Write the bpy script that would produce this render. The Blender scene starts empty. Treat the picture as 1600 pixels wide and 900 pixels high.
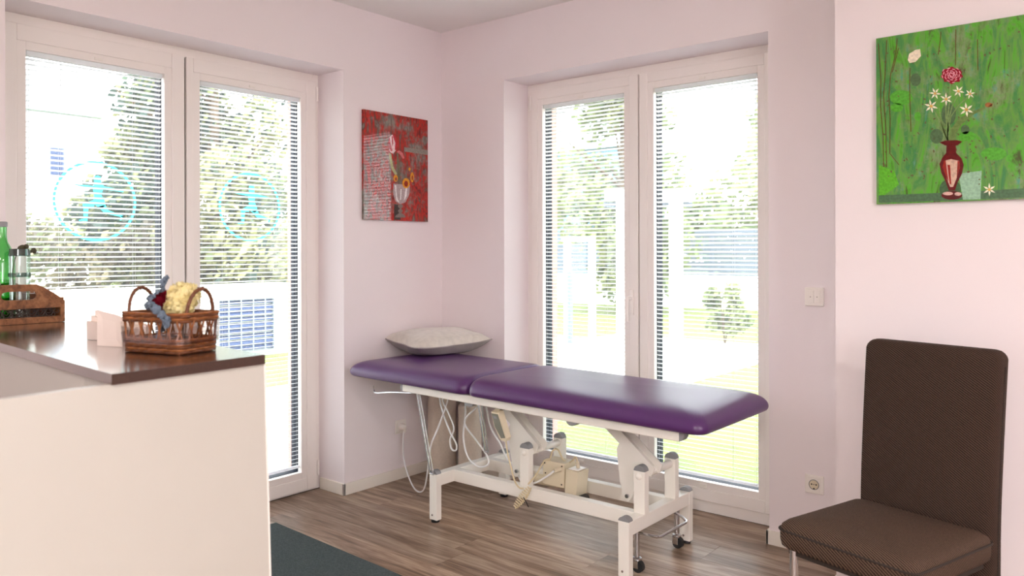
import bpy, bmesh, math, random
from mathutils import Vector, Matrix, Euler
random.seed(7)
S = bpy.context.scene
COL = S.collection
PI = math.pi

# ---------------------------------------------------------------- camera
cam_d = bpy.data.cameras.new('camera')
cam = bpy.data.objects.new('camera', cam_d)
COL.objects.link(cam)
cam_d.sensor_width = 36.0
cam_d.lens = 1235.31 / 1600 * 36
cam_d.shift_y = (393.76 - 450) / 1600
cam_d.clip_start = 0.05
cam_d.clip_end = 300
cam.matrix_world = (Matrix.Translation((3.3912, -3.4383, 1.30)) @ Matrix.Rotation(0.69011, 4, 'Z')
                    @ Matrix.Rotation(PI / 2, 4, 'X') @ Matrix.Rotation(-0.00259, 4, 'Z'))
cam_d.dof.use_dof = True
cam_d.dof.focus_distance = 3.5
cam_d.dof.aperture_fstop = 3.6
S.camera = cam

# ---------------------------------------------------------------- world, sun, exposure
W = bpy.data.worlds.new('sky')
S.world = W
W.use_nodes = True
wn = W.node_tree
wn.nodes.clear()
wo = wn.nodes.new('ShaderNodeOutputWorld')
wb = wn.nodes.new('ShaderNodeBackground')
tc = wn.nodes.new('ShaderNodeTexCoord')
sx = wn.nodes.new('ShaderNodeSeparateXYZ')
rp = wn.nodes.new('ShaderNodeValToRGB')
wn.links.new(tc.outputs['Generated'], sx.inputs[0])
wn.links.new(sx.outputs['Z'], rp.inputs[0])
wn.links.new(rp.outputs[0], wb.inputs[0])
wn.links.new(wb.outputs[0], wo.inputs[0])
rp.color_ramp.elements[0].position = 0.0
rp.color_ramp.elements[0].color = (0.97, 0.975, 1.0, 1)
rp.color_ramp.elements[1].position = 1.0
rp.color_ramp.elements[1].color = (0.88, 0.93, 1.0, 1)
wb.inputs[1].default_value = 5.2

sun_d = bpy.data.lights.new('sun', 'SUN')
sun_d.energy = 2.5
sun_d.angle = math.radians(25)
sun_d.color = (1.0, 0.96, 0.88)
sun = bpy.data.objects.new('sun', sun_d)
COL.objects.link(sun)
sun.rotation_euler = (math.radians(28), math.radians(24), 0)   # high sun, from behind the house

S.view_settings.view_transform = 'Standard'
S.view_settings.look = 'None'
S.view_settings.gamma = 1.0
S.view_settings.use_curve_mapping = False
S.view_settings.exposure = 0.90
S.cycles.max_bounces = 10
S.cycles.diffuse_bounces = 6
S.cycles.transparent_max_bounces = 12
S.cycles.sample_clamp_indirect = 8
S.cycles.caustics_reflective = False
S.cycles.caustics_refractive = False


# ---------------------------------------------------------------- materials
def lin(c):
    return tuple(((v / 255) / 12.92 if v / 255 <= 0.04045 else ((v / 255 + 0.055) / 1.055) ** 2.4) for v in c)


def mat(name, rgb, rough=0.5, metal=0.0, spec=0.5, noise=None, bump=None, sheen=0, coat=0):
    """rgb in sRGB 0..255; noise=(scale, amount, stretch); bump=(scale, strength)"""
    m = bpy.data.materials.new(name)
    m.use_nodes = True
    nt = m.node_tree
    b = nt.nodes['Principled BSDF']
    c = lin(rgb)
    b.inputs['Base Color'].default_value = (*c, 1)
    b.inputs['Roughness'].default_value = rough
    b.inputs['Metallic'].default_value = metal
    b.inputs['Specular IOR Level'].default_value = spec
    if sheen:
        b.inputs['Sheen Weight'].default_value = sheen
    if coat:
        b.inputs['Coat Weight'].default_value = coat
        b.inputs['Coat Roughness'].default_value = 0.08
    if noise or bump:
        t = nt.nodes.new('ShaderNodeTexCoord')
    if noise:
        mp = nt.nodes.new('ShaderNodeMapping')
        mp.inputs['Scale'].default_value = noise[2] if len(noise) > 2 else (1, 1, 1)
        n = nt.nodes.new('ShaderNodeTexNoise')
        n.inputs['Scale'].default_value = noise[0]
        n.inputs['Detail'].default_value = 5
        r = nt.nodes.new('ShaderNodeValToRGB')
        a = noise[1]
        r.color_ramp.elements[0].position = 0.3
        r.color_ramp.elements[1].position = 0.7
        r.color_ramp.elements[0].color = tuple(max(0, v * (1 - a)) for v in c) + (1,)
        r.color_ramp.elements[1].color = tuple(min(1, v * (1 + a)) for v in c) + (1,)
        nt.links.new(t.outputs['Object'], mp.inputs[0])
        nt.links.new(mp.outputs[0], n.inputs['Vector'])
        nt.links.new(n.outputs['Fac'], r.inputs[0])
        nt.links.new(r.outputs[0], b.inputs['Base Color'])
    if bump:
        n2 = nt.nodes.new('ShaderNodeTexNoise')
        n2.inputs['Scale'].default_value = bump[0]
        n2.inputs['Detail'].default_value = 4
        bp = nt.nodes.new('ShaderNodeBump')
        bp.inputs['Strength'].default_value = bump[1]
        bp.inputs['Distance'].default_value = 0.004
        nt.links.new(t.outputs['Object'], n2.inputs['Vector'])
        nt.links.new(n2.outputs['Fac'], bp.inputs['Height'])
        nt.links.new(bp.outputs[0], b.inputs['Normal'])
    return m


def glass_mat(name, tint=(1, 1, 1), refl=0.06, rough=0.0, haze=0.0):
    m = bpy.data.materials.new(name)
    m.use_nodes = True
    nt = m.node_tree
    nt.nodes.clear()
    o = nt.nodes.new('ShaderNodeOutputMaterial')
    mx = nt.nodes.new('ShaderNodeMixShader')
    tr = nt.nodes.new('ShaderNodeBsdfTransparent')
    gl = nt.nodes.new('ShaderNodeBsdfGlossy')
    lw = nt.nodes.new('ShaderNodeLayerWeight')
    mt = nt.nodes.new('ShaderNodeMath')
    mt.operation = 'MULTIPLY_ADD'
    mt.inputs[1].default_value = 0.5
    mt.inputs[2].default_value = refl
    lw.inputs[0].default_value = 0.35
    gl.inputs['Roughness'].default_value = rough
    tr.inputs[0].default_value = (*tint, 1)
    nt.links.new(lw.outputs['Fresnel'], mt.inputs[0])
    nt.links.new(mt.outputs[0], mx.inputs[0])
    nt.links.new(tr.outputs[0], mx.inputs[1])
    nt.links.new(gl.outputs[0], mx.inputs[2])
    if haze:      # white haze put into the glass, standing in for lens flare
        m2 = nt.nodes.new('ShaderNodeMixShader')
        tl = nt.nodes.new('ShaderNodeBsdfTranslucent')
        m2.inputs[0].default_value = haze
        nt.links.new(mx.outputs[0], m2.inputs[1])
        nt.links.new(tl.outputs[0], m2.inputs[2])
        nt.links.new(m2.outputs[0], o.inputs[0])
    else:
        nt.links.new(mx.outputs[0], o.inputs[0])
    return m


def translucent_mat(name, rgb, amount=0.5, vary=0.0, attr=None):
    m = bpy.data.materials.new(name)
    m.use_nodes = True
    nt = m.node_tree
    nt.nodes.clear()
    o = nt.nodes.new('ShaderNodeOutputMaterial')
    mx = nt.nodes.new('ShaderNodeMixShader')
    d = nt.nodes.new('ShaderNodeBsdfDiffuse')
    t = nt.nodes.new('ShaderNodeBsdfTranslucent')
    mx.inputs[0].default_value = amount
    c = (*lin(rgb), 1)
    d.inputs[0].default_value = c
    t.inputs[0].default_value = c
    if attr:
        a = nt.nodes.new('ShaderNodeAttribute')
        a.attribute_name = attr
        nt.links.new(a.outputs['Color'], d.inputs[0])
        nt.links.new(a.outputs['Color'], t.inputs[0])
    nt.links.new(d.outputs[0], mx.inputs[1])
    nt.links.new(t.outputs[0], mx.inputs[2])
    nt.links.new(mx.outputs[0], o.inputs[0])
    return m


def wood_mat(name, dark, mid, light, scale=(1.0, 14.0, 14.0), rough=0.45, per_object=True, spec=0.5, bumpy=0.15):
    m = bpy.data.materials.new(name)
    m.use_nodes = True
    nt = m.node_tree
    b = nt.nodes['Principled BSDF']
    b.inputs['Roughness'].default_value = rough
    b.inputs['Specular IOR Level'].default_value = spec
    t = nt.nodes.new('ShaderNodeTexCoord')
    mp = nt.nodes.new('ShaderNodeMapping')
    mp.inputs['Scale'].default_value = scale
    oi = nt.nodes.new('ShaderNodeObjectInfo')
    mul = nt.nodes.new('ShaderNodeMath')
    mul.operation = 'MULTIPLY'
    mul.inputs[1].default_value = 60.0 if per_object else 0.0
    add = nt.nodes.new('ShaderNodeVectorMath')
    add.operation = 'ADD'
    nt.links.new(oi.outputs['Random'], mul.inputs[0])
    nt.links.new(t.outputs['Object'], mp.inputs[0])
    nt.links.new(mp.outputs[0], add.inputs[0])
    nt.links.new(mul.outputs[0], add.inputs[1])
    n1 = nt.nodes.new('ShaderNodeTexNoise')
    n1.inputs['Scale'].default_value = 1.0
    n1.inputs['Detail'].default_value = 8
    n1.inputs['Roughness'].default_value = 0.62
    n1.inputs['Distortion'].default_value = 0.9
    n2 = nt.nodes.new('ShaderNodeTexNoise')
    n2.inputs['Scale'].default_value = 5.0
    n2.inputs['Detail'].default_value = 4
    nt.links.new(add.outputs[0], n1.inputs['Vector'])
    nt.links.new(add.outputs[0], n2.inputs['Vector'])
    mixf = nt.nodes.new('ShaderNodeMath')
    mixf.operation = 'MULTIPLY_ADD'
    mixf.inputs[1].default_value = 0.3
    nt.links.new(n2.outputs['Fac'], mixf.inputs[0])
    nt.links.new(n1.outputs['Fac'], mixf.inputs[2])
    r = nt.nodes.new('ShaderNodeValToRGB')
    cr = r.color_ramp
    cr.elements[0].position = 0.45
    cr.elements[0].color = (*lin(dark), 1)
    cr.elements[1].position = 0.85
    cr.elements[1].color = (*lin(light), 1)
    e = cr.elements.new(0.63)
    e.color = (*lin(mid), 1)
    nt.links.new(mixf.outputs[0], r.inputs[0])
    hs = nt.nodes.new('ShaderNodeHueSaturation')
    va = nt.nodes.new('ShaderNodeMapRange')
    va.inputs['To Min'].default_value = 0.82 if per_object else 1
    va.inputs['To Max'].default_value = 1.15 if per_object else 1
    nt.links.new(oi.outputs['Random'], va.inputs['Value'])
    nt.links.new(va.outputs[0], hs.inputs['Value'])
    nt.links.new(r.outputs[0], hs.inputs['Color'])
    nt.links.new(hs.outputs[0], b.inputs['Base Color'])
    bp = nt.nodes.new('ShaderNodeBump')
    bp.inputs['Strength'].default_value = bumpy
    bp.inputs['Distance'].default_value = 0.002
    nt.links.new(n2.outputs['Fac'], bp.inputs['Height'])
    nt.links.new(bp.outputs[0], b.inputs['Normal'])
    return m


def weave_mat(name, a, b_, period=0.0048):
    """diagonal woven cloth: two-tone twill"""
    m = bpy.data.materials.new(name)
    m.use_nodes = True
    nt = m.node_tree
    b = nt.nodes['Principled BSDF']
    b.inputs['Roughness'].default_value = 0.85
    b.inputs['Specular IOR Level'].default_value = 0.2
    t = nt.nodes.new('ShaderNodeTexCoord')
    w1 = nt.nodes.new('ShaderNodeTexWave')
    w1.wave_type = 'BANDS'
    w1.bands_direction = 'DIAGONAL'
    w1.inputs['Scale'].default_value = 0.314 / period
    w1.inputs['Distortion'].default_value = 0.6
    w1.inputs['Detail'].default_value = 1
    w1.inputs['Detail Scale'].default_value = 3
    r = nt.nodes.new('ShaderNodeValToRGB')
    r.color_ramp.elements[0].position = 0.25
    r.color_ramp.elements[0].color = (*lin(a), 1)
    r.color_ramp.elements[1].position = 0.75
    r.color_ramp.elements[1].color = (*lin(b_), 1)
    nt.links.new(t.outputs['Object'], w1.inputs['Vector'])
    nt.links.new(w1.outputs['Fac'], r.inputs[0])
    nt.links.new(r.outputs[0], b.inputs['Base Color'])
    bp = nt.nodes.new('ShaderNodeBump')
    bp.inputs['Strength'].default_value = 0.5
    bp.inputs['Distance'].default_value = 0.002
    nt.links.new(w1.outputs['Fac'], bp.inputs['Height'])
    nt.links.new(bp.outputs[0], b.inputs['Normal'])
    return m


def paint_mat(name, ramp2, ramp, streak=(18, 1.2, 2.0), rough=0.04):
    """blotchy painted background: vertical streak noise pushed through a ramp"""
    m = bpy.data.materials.new(name)
    m.use_nodes = True
    nt = m.node_tree
    b = nt.nodes['Principled BSDF']
    b.inputs['Roughness'].default_value = rough
    t = nt.nodes.new('ShaderNodeTexCoord')
    mp = nt.nodes.new('ShaderNodeMapping')
    mp.inputs['Scale'].default_value = (streak[0], streak[0], streak[0] / 4)
    n = nt.nodes.new('ShaderNodeTexNoise')
    n.inputs['Scale'].default_value = streak[1]
    n.inputs['Detail'].default_value = 9
    n.inputs['Roughness'].default_value = 0.68
    n.inputs['Distortion'].default_value = streak[2]
    nt.links.new(t.outputs['Object'], mp.inputs[0])
    nt.links.new(mp.outputs[0], n.inputs['Vector'])
    r = nt.nodes.new('ShaderNodeValToRGB')
    cr = r.color_ramp
    cr.elements[0].position = ramp[0][0]
    cr.elements[0].color = (*lin(ramp[0][1]), 1)
    cr.elements[1].position = ramp[-1][0]
    cr.elements[1].color = (*lin(ramp[-1][1]), 1)
    for p, c in ramp[1:-1]:
        e = cr.elements.new(p)
        e.color = (*lin(c), 1)
    nt.links.new(n.outputs['Fac'], r.inputs[0])
    # second, greyer paint layer showing through in large patches
    r2 = nt.nodes.new('ShaderNodeValToRGB')
    for k, (p, c) in enumerate(ramp2):
        e = r2.color_ramp.elements[k] if k < 2 else r2.color_ramp.elements.new(p)
        e.position = p
        e.color = (*lin(c), 1)
    n2 = nt.nodes.new('ShaderNodeTexNoise')
    n2.inputs['Scale'].default_value = 34
    n2.inputs['Detail'].default_value = 8
    n2.inputs['Roughness'].default_value = 0.7
    nt.links.new(mp.outputs[0], n2.inputs['Vector'])
    n2.inputs['Scale'].default_value = 3.2
    nt.links.new(n2.outputs['Fac'], r2.inputs[0])
    n3 = nt.nodes.new('ShaderNodeTexNoise')
    n3.inputs['Scale'].default_value = 5.5
    n3.inputs['Detail'].default_value = 7
    n3.inputs['Roughness'].default_value = 0.75
    nt.links.new(t.outputs['Object'], n3.inputs['Vector'])
    mr = nt.nodes.new('ShaderNodeMapRange')
    mr.inputs['From Min'].default_value = 0.49
    mr.inputs['From Max'].default_value = 0.60
    nt.links.new(n3.outputs['Fac'], mr.inputs['Value'])
    mx = nt.nodes.new('ShaderNodeMix')
    mx.data_type = 'RGBA'
    nt.links.new(mr.outputs[0], mx.inputs[0])
    nt.links.new(r.outputs[0], mx.inputs[6])
    nt.links.new(r2.outputs[0], mx.inputs[7])
    nt.links.new(mx.outputs[2], b.inputs['Base Color'])
    return m


M = dict(
    wall=mat('pink wall paint', (240, 231, 233), 0.9, spec=0.2, bump=(260, 0.05)),
    ceil=mat('white ceiling paint', (243, 240, 238), 0.9, spec=0.2),
    base=mat('cream baseboard lacquer', (240, 234, 224), 0.4),
    pvc=mat('white window plastic', (246, 240, 236), 0.32),
    anth=mat('anthracite outer frame', (24, 30, 44), 0.6, spec=0.2),
    gasket=mat('dark rubber gasket', (60, 52, 48), 0.7),
    slat=translucent_mat('white blind slat', (246, 247, 250), 0.42),
    cordm=mat('blind cord', (205, 208, 208), 0.8),
    vinyl=mat('purple upholstery vinyl', (82, 43, 100), 0.32, spec=0.55, bump=(420, 0.06)),
    steel=mat('white powder coated steel', (240, 236, 228), 0.38),
    cap=mat('grey plastic end cap', (138, 138, 140), 0.5),
    chrome=mat('chrome', (205, 205, 208), 0.18, metal=1.0),
    rubber=mat('black rubber', (28, 28, 30), 0.6),
    beige=mat('beige plastic', (222, 210, 184), 0.45),
    greyface=mat('grey keypad face', (120, 120, 108), 0.5),
    cream=mat('cream cable', (222, 206, 170), 0.5),
    whitecable=mat('white cable', (232, 232, 232), 0.45),
    plastic=mat('white switch plastic', (244, 238, 232), 0.3),
    hole=mat('dark hole', (40, 34, 30), 0.8),
    roll=mat('beige bolster vinyl', (224, 210, 194), 0.7, noise=(90, 0.05)),
    cabinet=mat('white counter laminate', (198, 195, 187), 0.4, noise=(2, 0.02)),
    walnut=wood_mat('dark walnut worktop', (50, 30, 22), (78, 50, 38), (104, 72, 56), (3, 30, 30), 0.16, False, 1.0, 0.03),
    wedge=mat('worktop edge band', (66, 44, 36), 0.4, noise=(20, 0.15, (1, 8, 8))),
    floor=wood_mat('oak floor plank', (92, 71, 55), (146, 120, 99), (192, 170, 149), (1.6, 17, 17), 0.36, True, 0.5, 0.12),
    sub=mat('floor joint', (70, 56, 46), 0.8),
    rug=mat('grey green rug', (84, 94, 95), 0.95, spec=0.1, noise=(160, 0.25), bump=(230, 1.0)),
    rugedge=mat('rug rubber edge', (44, 48, 50), 0.8),
    chair=weave_mat('brown twill', (36, 28, 24), (104, 82, 68)),
    chairback=weave_mat('dark brown twill', (30, 24, 21), (82, 62, 52), 0.0042),
    seam=mat('dark welt seam', (50, 40, 34), 0.9),
    tray=wood_mat('tray wood', (84, 48, 26), (128, 80, 46), (160, 108, 68), (6, 30, 30), 0.5, False),
    fret=mat('dark carved fretwork', (44, 30, 24), 0.6),
    wicker=mat('brown wicker', (146, 90, 50), 0.5, noise=(60, 0.35)),
    wickerdark=mat('dark wicker', (104, 60, 35), 0.5, noise=(60, 0.3)),
    hydr=translucent_mat('cream yellow petals', (250, 240, 190), 0.4),
    redfl=translucent_mat('dark red petals', (104, 20, 32), 0.2),
    euca=mat('blue grey dried leaves', (104, 118, 134), 0.8, noise=(40, 0.2)),
    twig=mat('brown twig', (84, 62, 48), 0.8),
    olive=mat('dark olive leaf', (70, 66, 44), 0.7),
    paper=mat('white card', (244, 230, 220), 0.7),
    cello=glass_mat('cellophane', (0.93, 0.86, 0.86), 0.10, 0.12),
    greeng=glass_mat('green bottle glass', (0.30, 0.82, 0.34), 0.08),
    clearg=glass_mat('clear tumbler glass', (0.86, 0.95, 0.92), 0.08),
    tealrim=glass_mat('teal glass rim', (0.25, 0.42, 0.38), 0.10),
    pane=glass_mat('window glass', (0.96, 0.98, 0.97), 0.02, 0.0, 0.014),
    sticker=translucent_mat('turquoise window film', (104, 214, 220), 0.55),
    velvet=mat('silver beige velvet', (206, 198, 188), 0.75, sheen=0.5, noise=(30, 0.10), bump=(160, 0.5)),
    satin=mat('grey taupe satin', (150, 140, 138), 0.5, noise=(12, 0.12)),
    render=mat('white render', (240, 240, 236), 0.9),
    brick=mat('pale pink brick reveal', (190, 150, 140), 0.9, noise=(14, 0.12)),
    lawn=mat('lawn', (92, 102, 44), 0.95, noise=(3, 0.25)),
    paving=mat('pale paving', (170, 164, 158), 0.9, noise=(5, 0.05)),
    louvre=mat('blue grey louvre', (36, 56, 96), 0.5),
    louvref=mat('pale grey metal frame', (128, 138, 146), 0.5),
    fence=mat('grey blue fence board', (100, 110, 124), 0.8),
    bluehouse=mat('pale blue facade', (104, 132, 150), 0.9),
    bark=mat('bark', (96, 82, 66), 0.9, noise=(9, 0.3, (1, 1, 0.2))),
    leaf=translucent_mat('leaves', (120, 130, 70), 0.45, attr='leafcol'),
    lampw=mat('lamp housing', (235, 235, 235), 0.4),
    inkdot=mat('grey switch mark', (150, 140, 136), 0.6),
)


wb_ = M['walnut'].node_tree.nodes['Principled BSDF']
wb_.inputs['Coat Weight'].default_value = 1.0
wb_.inputs['Coat Roughness'].default_value = 0.12
wb_.inputs['Coat IOR'].default_value = 1.7


# ---------------------------------------------------------------- mesh helpers
class MB:
    """collects shapes into one mesh"""

    def __init__(self):
        self.bm = bmesh.new()

    def quadstrip(self, rings, close=True, cap0=True, cap1=True, loop=False):
        vs = [[self.bm.verts.new(p) for p in r] for r in rings]
        n = len(vs[0])
        pairs = list(zip(vs[:-1], vs[1:]))
        if loop:
            pairs.append((vs[-1], vs[0]))
        for a, b in pairs:
            for i in range(n if close else n - 1):
                j = (i + 1) % n
                try:
                    self.bm.faces.new((a[i], a[j], b[j], b[i]))
                except ValueError:
                    pass
        if close and not loop:
            if cap0 and n > 2:
                self.bm.faces.new(list(reversed(vs[0])))
            if cap1 and n > 2:
                self.bm.faces.new(vs[-1])
        return vs

    def box(self, x0, x1, y0, y1, z0, z1, bevel=0.0, seg=2, mtx=None):
        t = bmesh.new()
        bmesh.ops.create_cube(t, size=1)
        for v in t.verts:
            v.co = Vector((x0 + (v.co.x + .5) * (x1 - x0), y0 + (v.co.y + .5) * (y1 - y0), z0 + (v.co.z + .5) * (z1 - z0)))
        if bevel > 0:
            bmesh.ops.bevel(t, geom=t.edges[:], offset=bevel, segments=seg, affect='EDGES', profile=0.5)
        self.merge(t, mtx)
        return self

    def merge(self, t, mtx=None):
        if mtx is not None:
            bmesh.ops.transform(t, matrix=mtx, verts=t.verts)
        me = bpy.data.meshes.new('tmp')
        t.to_mesh(me)
        t.free()
        self.bm.from_mesh(me)
        bpy.data.meshes.remove(me)

    def tube(self, pts, r, n=8, closed=False, r1=None):
        pts = [Vector(p) for p in pts]
        rings = []
        N = len(pts)
        prev = None
        for i, p in enumerate(pts):
            if closed:
                t = (pts[(i + 1) % N] - pts[i - 1]).normalized()
            else:
                t = (pts[min(i + 1, N - 1)] - pts[max(i - 1, 0)]).normalized()
            if prev is None:
                a = Vector((0, 0, 1)) if abs(t.z) < 0.9 else Vector((1, 0, 0))
                u = t.cross(a).normalized()
            else:
                u = (prev - t * prev.dot(t))
                u = u.normalized() if u.length > 1e-6 else t.orthogonal().normalized()
            prev = u
            w = t.cross(u)
            rr = r if r1 is None else r + (r1 - r) * i / max(1, N - 1)
            rings.append([p + (u * math.cos(k * 2 * PI / n) + w * math.sin(k * 2 * PI / n)) * rr for k in range(n)])
        self.quadstrip(rings, loop=closed)
        return self

    def cyl(self, a, b, r, n=16, r1=None):
        return self.tube([a, b], r, n, r1=r1)

    def lathe(self, prof, cx, cy, n=24, open_=False):
        rings = [[Vector((cx + rr * math.cos(k * 2 * PI / n), cy + rr * math.sin(k * 2 * PI / n), z)) for k in range(n)] for rr, z in prof]
        self.quadstrip(rings, cap0=not open_, cap1=not open_)
        return self

    def prism(self, poly, axis, a, b):
        """extrude a 2D polygon along axis 'x','y' or 'z' from a to b"""
        def P(u, v, w):
            return {'x': (w, u, v), 'y': (u, w, v), 'z': (u, v, w)}[axis]
        self.quadstrip([[Vector(P(u, v, a)) for u, v in poly], [Vector(P(u, v, b)) for u, v in poly]])
        return self

    def sphere(self, c, r, seg=12, rings=8, sc=(1, 1, 1)):
        t = bmesh.new()
        bmesh.ops.create_uvsphere(t, u_segments=seg, v_segments=rings, radius=r)
        for v in t.verts:
            v.co = Vector((v.co.x * sc[0], v.co.y * sc[1], v.co.z * sc[2])) + Vector(c)
        self.merge(t)
        return self

    def face(self, pts):
        self.bm.faces.new([self.bm.verts.new(p) for p in pts])
        return self

    def build(self, name, material, parent=None, smooth=False, kind=None, label=None, origin=None, angle=35):
        bm = self.bm
        bmesh.ops.remove_doubles(bm, verts=bm.verts, dist=1e-6)
        bmesh.ops.recalc_face_normals(bm, faces=bm.faces)
        if origin is not None:
            bmesh.ops.translate(bm, verts=bm.verts, vec=-Vector(origin))
        me = bpy.data.meshes.new(name)
        bm.to_mesh(me)
        bm.free()
        me.materials.append(material)
        if smooth:
            me.shade_smooth()
            try:
                me.set_sharp_from_angle(angle=math.radians(angle))
            except Exception:
                pass
        o = bpy.data.objects.new(name, me)
        COL.objects.link(o)
        if origin is not None:
            o.location = origin
        if parent is not None:
            o.parent = parent
            o.matrix_parent_inverse = Matrix.Translation(parent.location).inverted() if parent.type == 'EMPTY' and parent.rotation_euler == Euler((0, 0, 0)) else Matrix()
            if parent.type != 'EMPTY':
                o.matrix_parent_inverse = parent.matrix_basis.inverted()
        if kind:
            o['kind'] = kind
        if label:
            o['label'] = label
        return o


def thing(name, label, cat, loc=(0, 0, 0), group=None):
    o = bpy.data.objects.new(name, None)
    o.empty_display_size = 0.05
    COL.objects.link(o)
    o.location = loc
    o['label'] = label
    o['category'] = cat
    if group:
        o['group'] = group
    return o


def tag(o, label, cat, group=None):
    o['label'] = label
    o['category'] = cat
    if group:
        o['group'] = group
    return o


def struct(o):
    o['kind'] = 'structure'
    return o


def bez(pts, n=8):
    """Catmull-Rom through the points"""
    P = [Vector(p) for p in pts]
    P = [P[0] * 2 - P[1]] + P + [P[-1] * 2 - P[-2]]
    out = []
    for i in range(1, len(P) - 2):
        for k in range(n):
            t = k / n
            a, b, c, d = P[i - 1], P[i], P[i + 1], P[i + 2]
            out.append(0.5 * ((2 * b) + (c - a) * t + (2 * a - 5 * b + 4 * c - d) * t * t + (3 * b - a - 3 * c + d) * t ** 3))
    out.append(P[-2])
    return out


def rrect(x0, x1, y0, y1, r, n=6):
    out = []
    for cx, cy, a0 in ((x1 - r, y1 - r, 0), (x0 + r, y1 - r, 90), (x0 + r, y0 + r, 180), (x1 - r, y0 + r, 270)):
        for k in range(n + 1):
            a = math.radians(a0 + 90 * k / n)
            out.append((cx + r * math.cos(a), cy + r * math.sin(a)))
    return out


# ---------------------------------------------------------------- room shell
H = 2.632
ZT = 2.279          # soffit of both terrace door openings
WT = 0.50           # outer wall thickness
YA0, YA1 = -2.348, -0.746      # left wall opening (y range)
XB0, XB1 = 0.495, 2.033        # back wall opening (x range)
XC, YC = 2.43, -0.35           # wall pier at right
XR, YR = 6.0, -6.0             # far right and rear walls, out of frame
R = 0.219                      # reveal depth to the frame

b = MB()
b.box(-WT, 0, YR, YA0, 0, H).box(-WT, 0, YA1, WT, 0, H).box(-WT, 0, YA0, YA1, ZT, H)
struct(b.build('wall_left', M['wall']))
b = MB()
b.box(0, XB0, 0, WT, 0, H).box(XB1, XR, 0, WT, 0, H).box(XB0, XB1, 0, WT, ZT, H)
struct(b.build('wall_back', M['wall']))
struct(MB().box(XC, XR, YC, 0, 0, H).build('wall_right', M['wall']))
b = MB()   # side wall, unseen; its window opening is added to light the room
b.box(XR, XR + 0.3, YR, -4.4, 0, H).box(XR, XR + 0.3, -3.1, 0.0, 0, H).box(XR, XR + 0.3, -4.4, -3.1, 0, 0.9).box(XR, XR + 0.3, -4.4, -3.1, 2.2, H)
struct(b.build('wall_side', M['wall']))
b = MB().box(-WT, XR + 0.3, YR - 0.3, YR, 0, H)
struct(b.build('wall_rear', M['wall']))
struct(MB().box(-WT, XR + 0.3, YR - 0.3, WT, H, H + 0.2).build('ceiling', M['ceil']))
fl = struct(MB().box(-WT, XR + 0.3, YR - 0.3, WT, -0.12, -0.008).build('floor', M['sub']))

# planks, laid along x
PW, PL = 0.19, 1.28
yy, row = 0.215, 0
plank_mesh = {}
rnd = random.Random(3)
while yy > -4.3:
    y1, y0 = yy, yy - PW
    xs = -0.21 - rnd.random() * PL
    xmax = 5.2
    while xs < xmax:
        a, c = max(xs, -0.21), min(xs + PL, xmax)
        key = (round(c - a, 3), round(PW, 3))
        if c - a > 0.02:
            me = plank_mesh.get(key)
            if me is None:
                o = MB().box(-(c - a) / 2 + .0006, (c - a) / 2 - .0006, -PW / 2 + .0006, PW / 2 - .0006, -0.0085, 0.0).build('plank', M['floor'])
                plank_mesh[key] = o.data
            else:
                o = bpy.data.objects.new('plank', me)
                COL.objects.link(o)
            o.location = ((a + c) / 2, (y0 + y1) / 2, 0)
            o.parent = fl
        xs += PL
    yy -= PW
    row += 1

# baseboards
BT, BH = 0.012, 0.062
b = MB()
b.box(0, BT, YA1 - BT, 0, 0, BH, 0.002).box(-R + 0.02, BT, YA1 - BT, YA1, 0, BH, 0.002)
struct(b.build('baseboard_left', M['base']))
b = MB()
b.box(0, XB0 + BT, -BT, 0, 0, BH, 0.002).box(XB0, XB0 + BT, -BT, R - 0.02, 0, BH, 0.002)
struct(b.build('baseboard_back', M['base']))
b = MB()
b.box(XB1 - BT, XC, -BT, 0, 0, BH, 0.002).box(XB1 - BT, XB1, -BT, R - 0.02, 0, BH, 0.002)
struct(b.build('baseboard_right', M['base']))
b = MB()
b.box(XC - BT, XC, YC - BT, -BT, 0, BH, 0.002).box(XC - BT, XR, YC - BT, YC, 0, BH, 0.002)
struct(b.build('baseboard_pier', M['base']))

# ---------------------------------------------------------------- terrace doors
def ring(mb, u0, u1, z0, z1, p0, p1, q0, q1, d0, d1, axis, bevel=0.0):
    """rectangular ring: outer u0..u1,z0..z1, inner p0..p1,q0..q1; depth d0..d1 along the wall normal"""
    def bx(a, c, e, f):
        if axis == 'x':
            mb.box(d0, d1, a, c, e, f, bevel)
        else:
            mb.box(a, c, d0, d1, e, f, bevel)
    bx(u0, p0, z0, z1)
    bx(p1, u1, z0, z1)
    bx(p0, p1, z0, q0)
    bx(p0, p1, q1, z1)


def ub(mb, axis, u0, u1, d0, d1, z0, z1, bevel=0.0):
    d0, d1 = min(d0, d1), max(d0, d1)
    if axis == 'x':
        mb.box(d0, d1, u0, u1, z0, z1, bevel)
    else:
        mb.box(u0, u1, d0, d1, z0, z1, bevel)
    return mb


slat_meshes = {}


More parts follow.
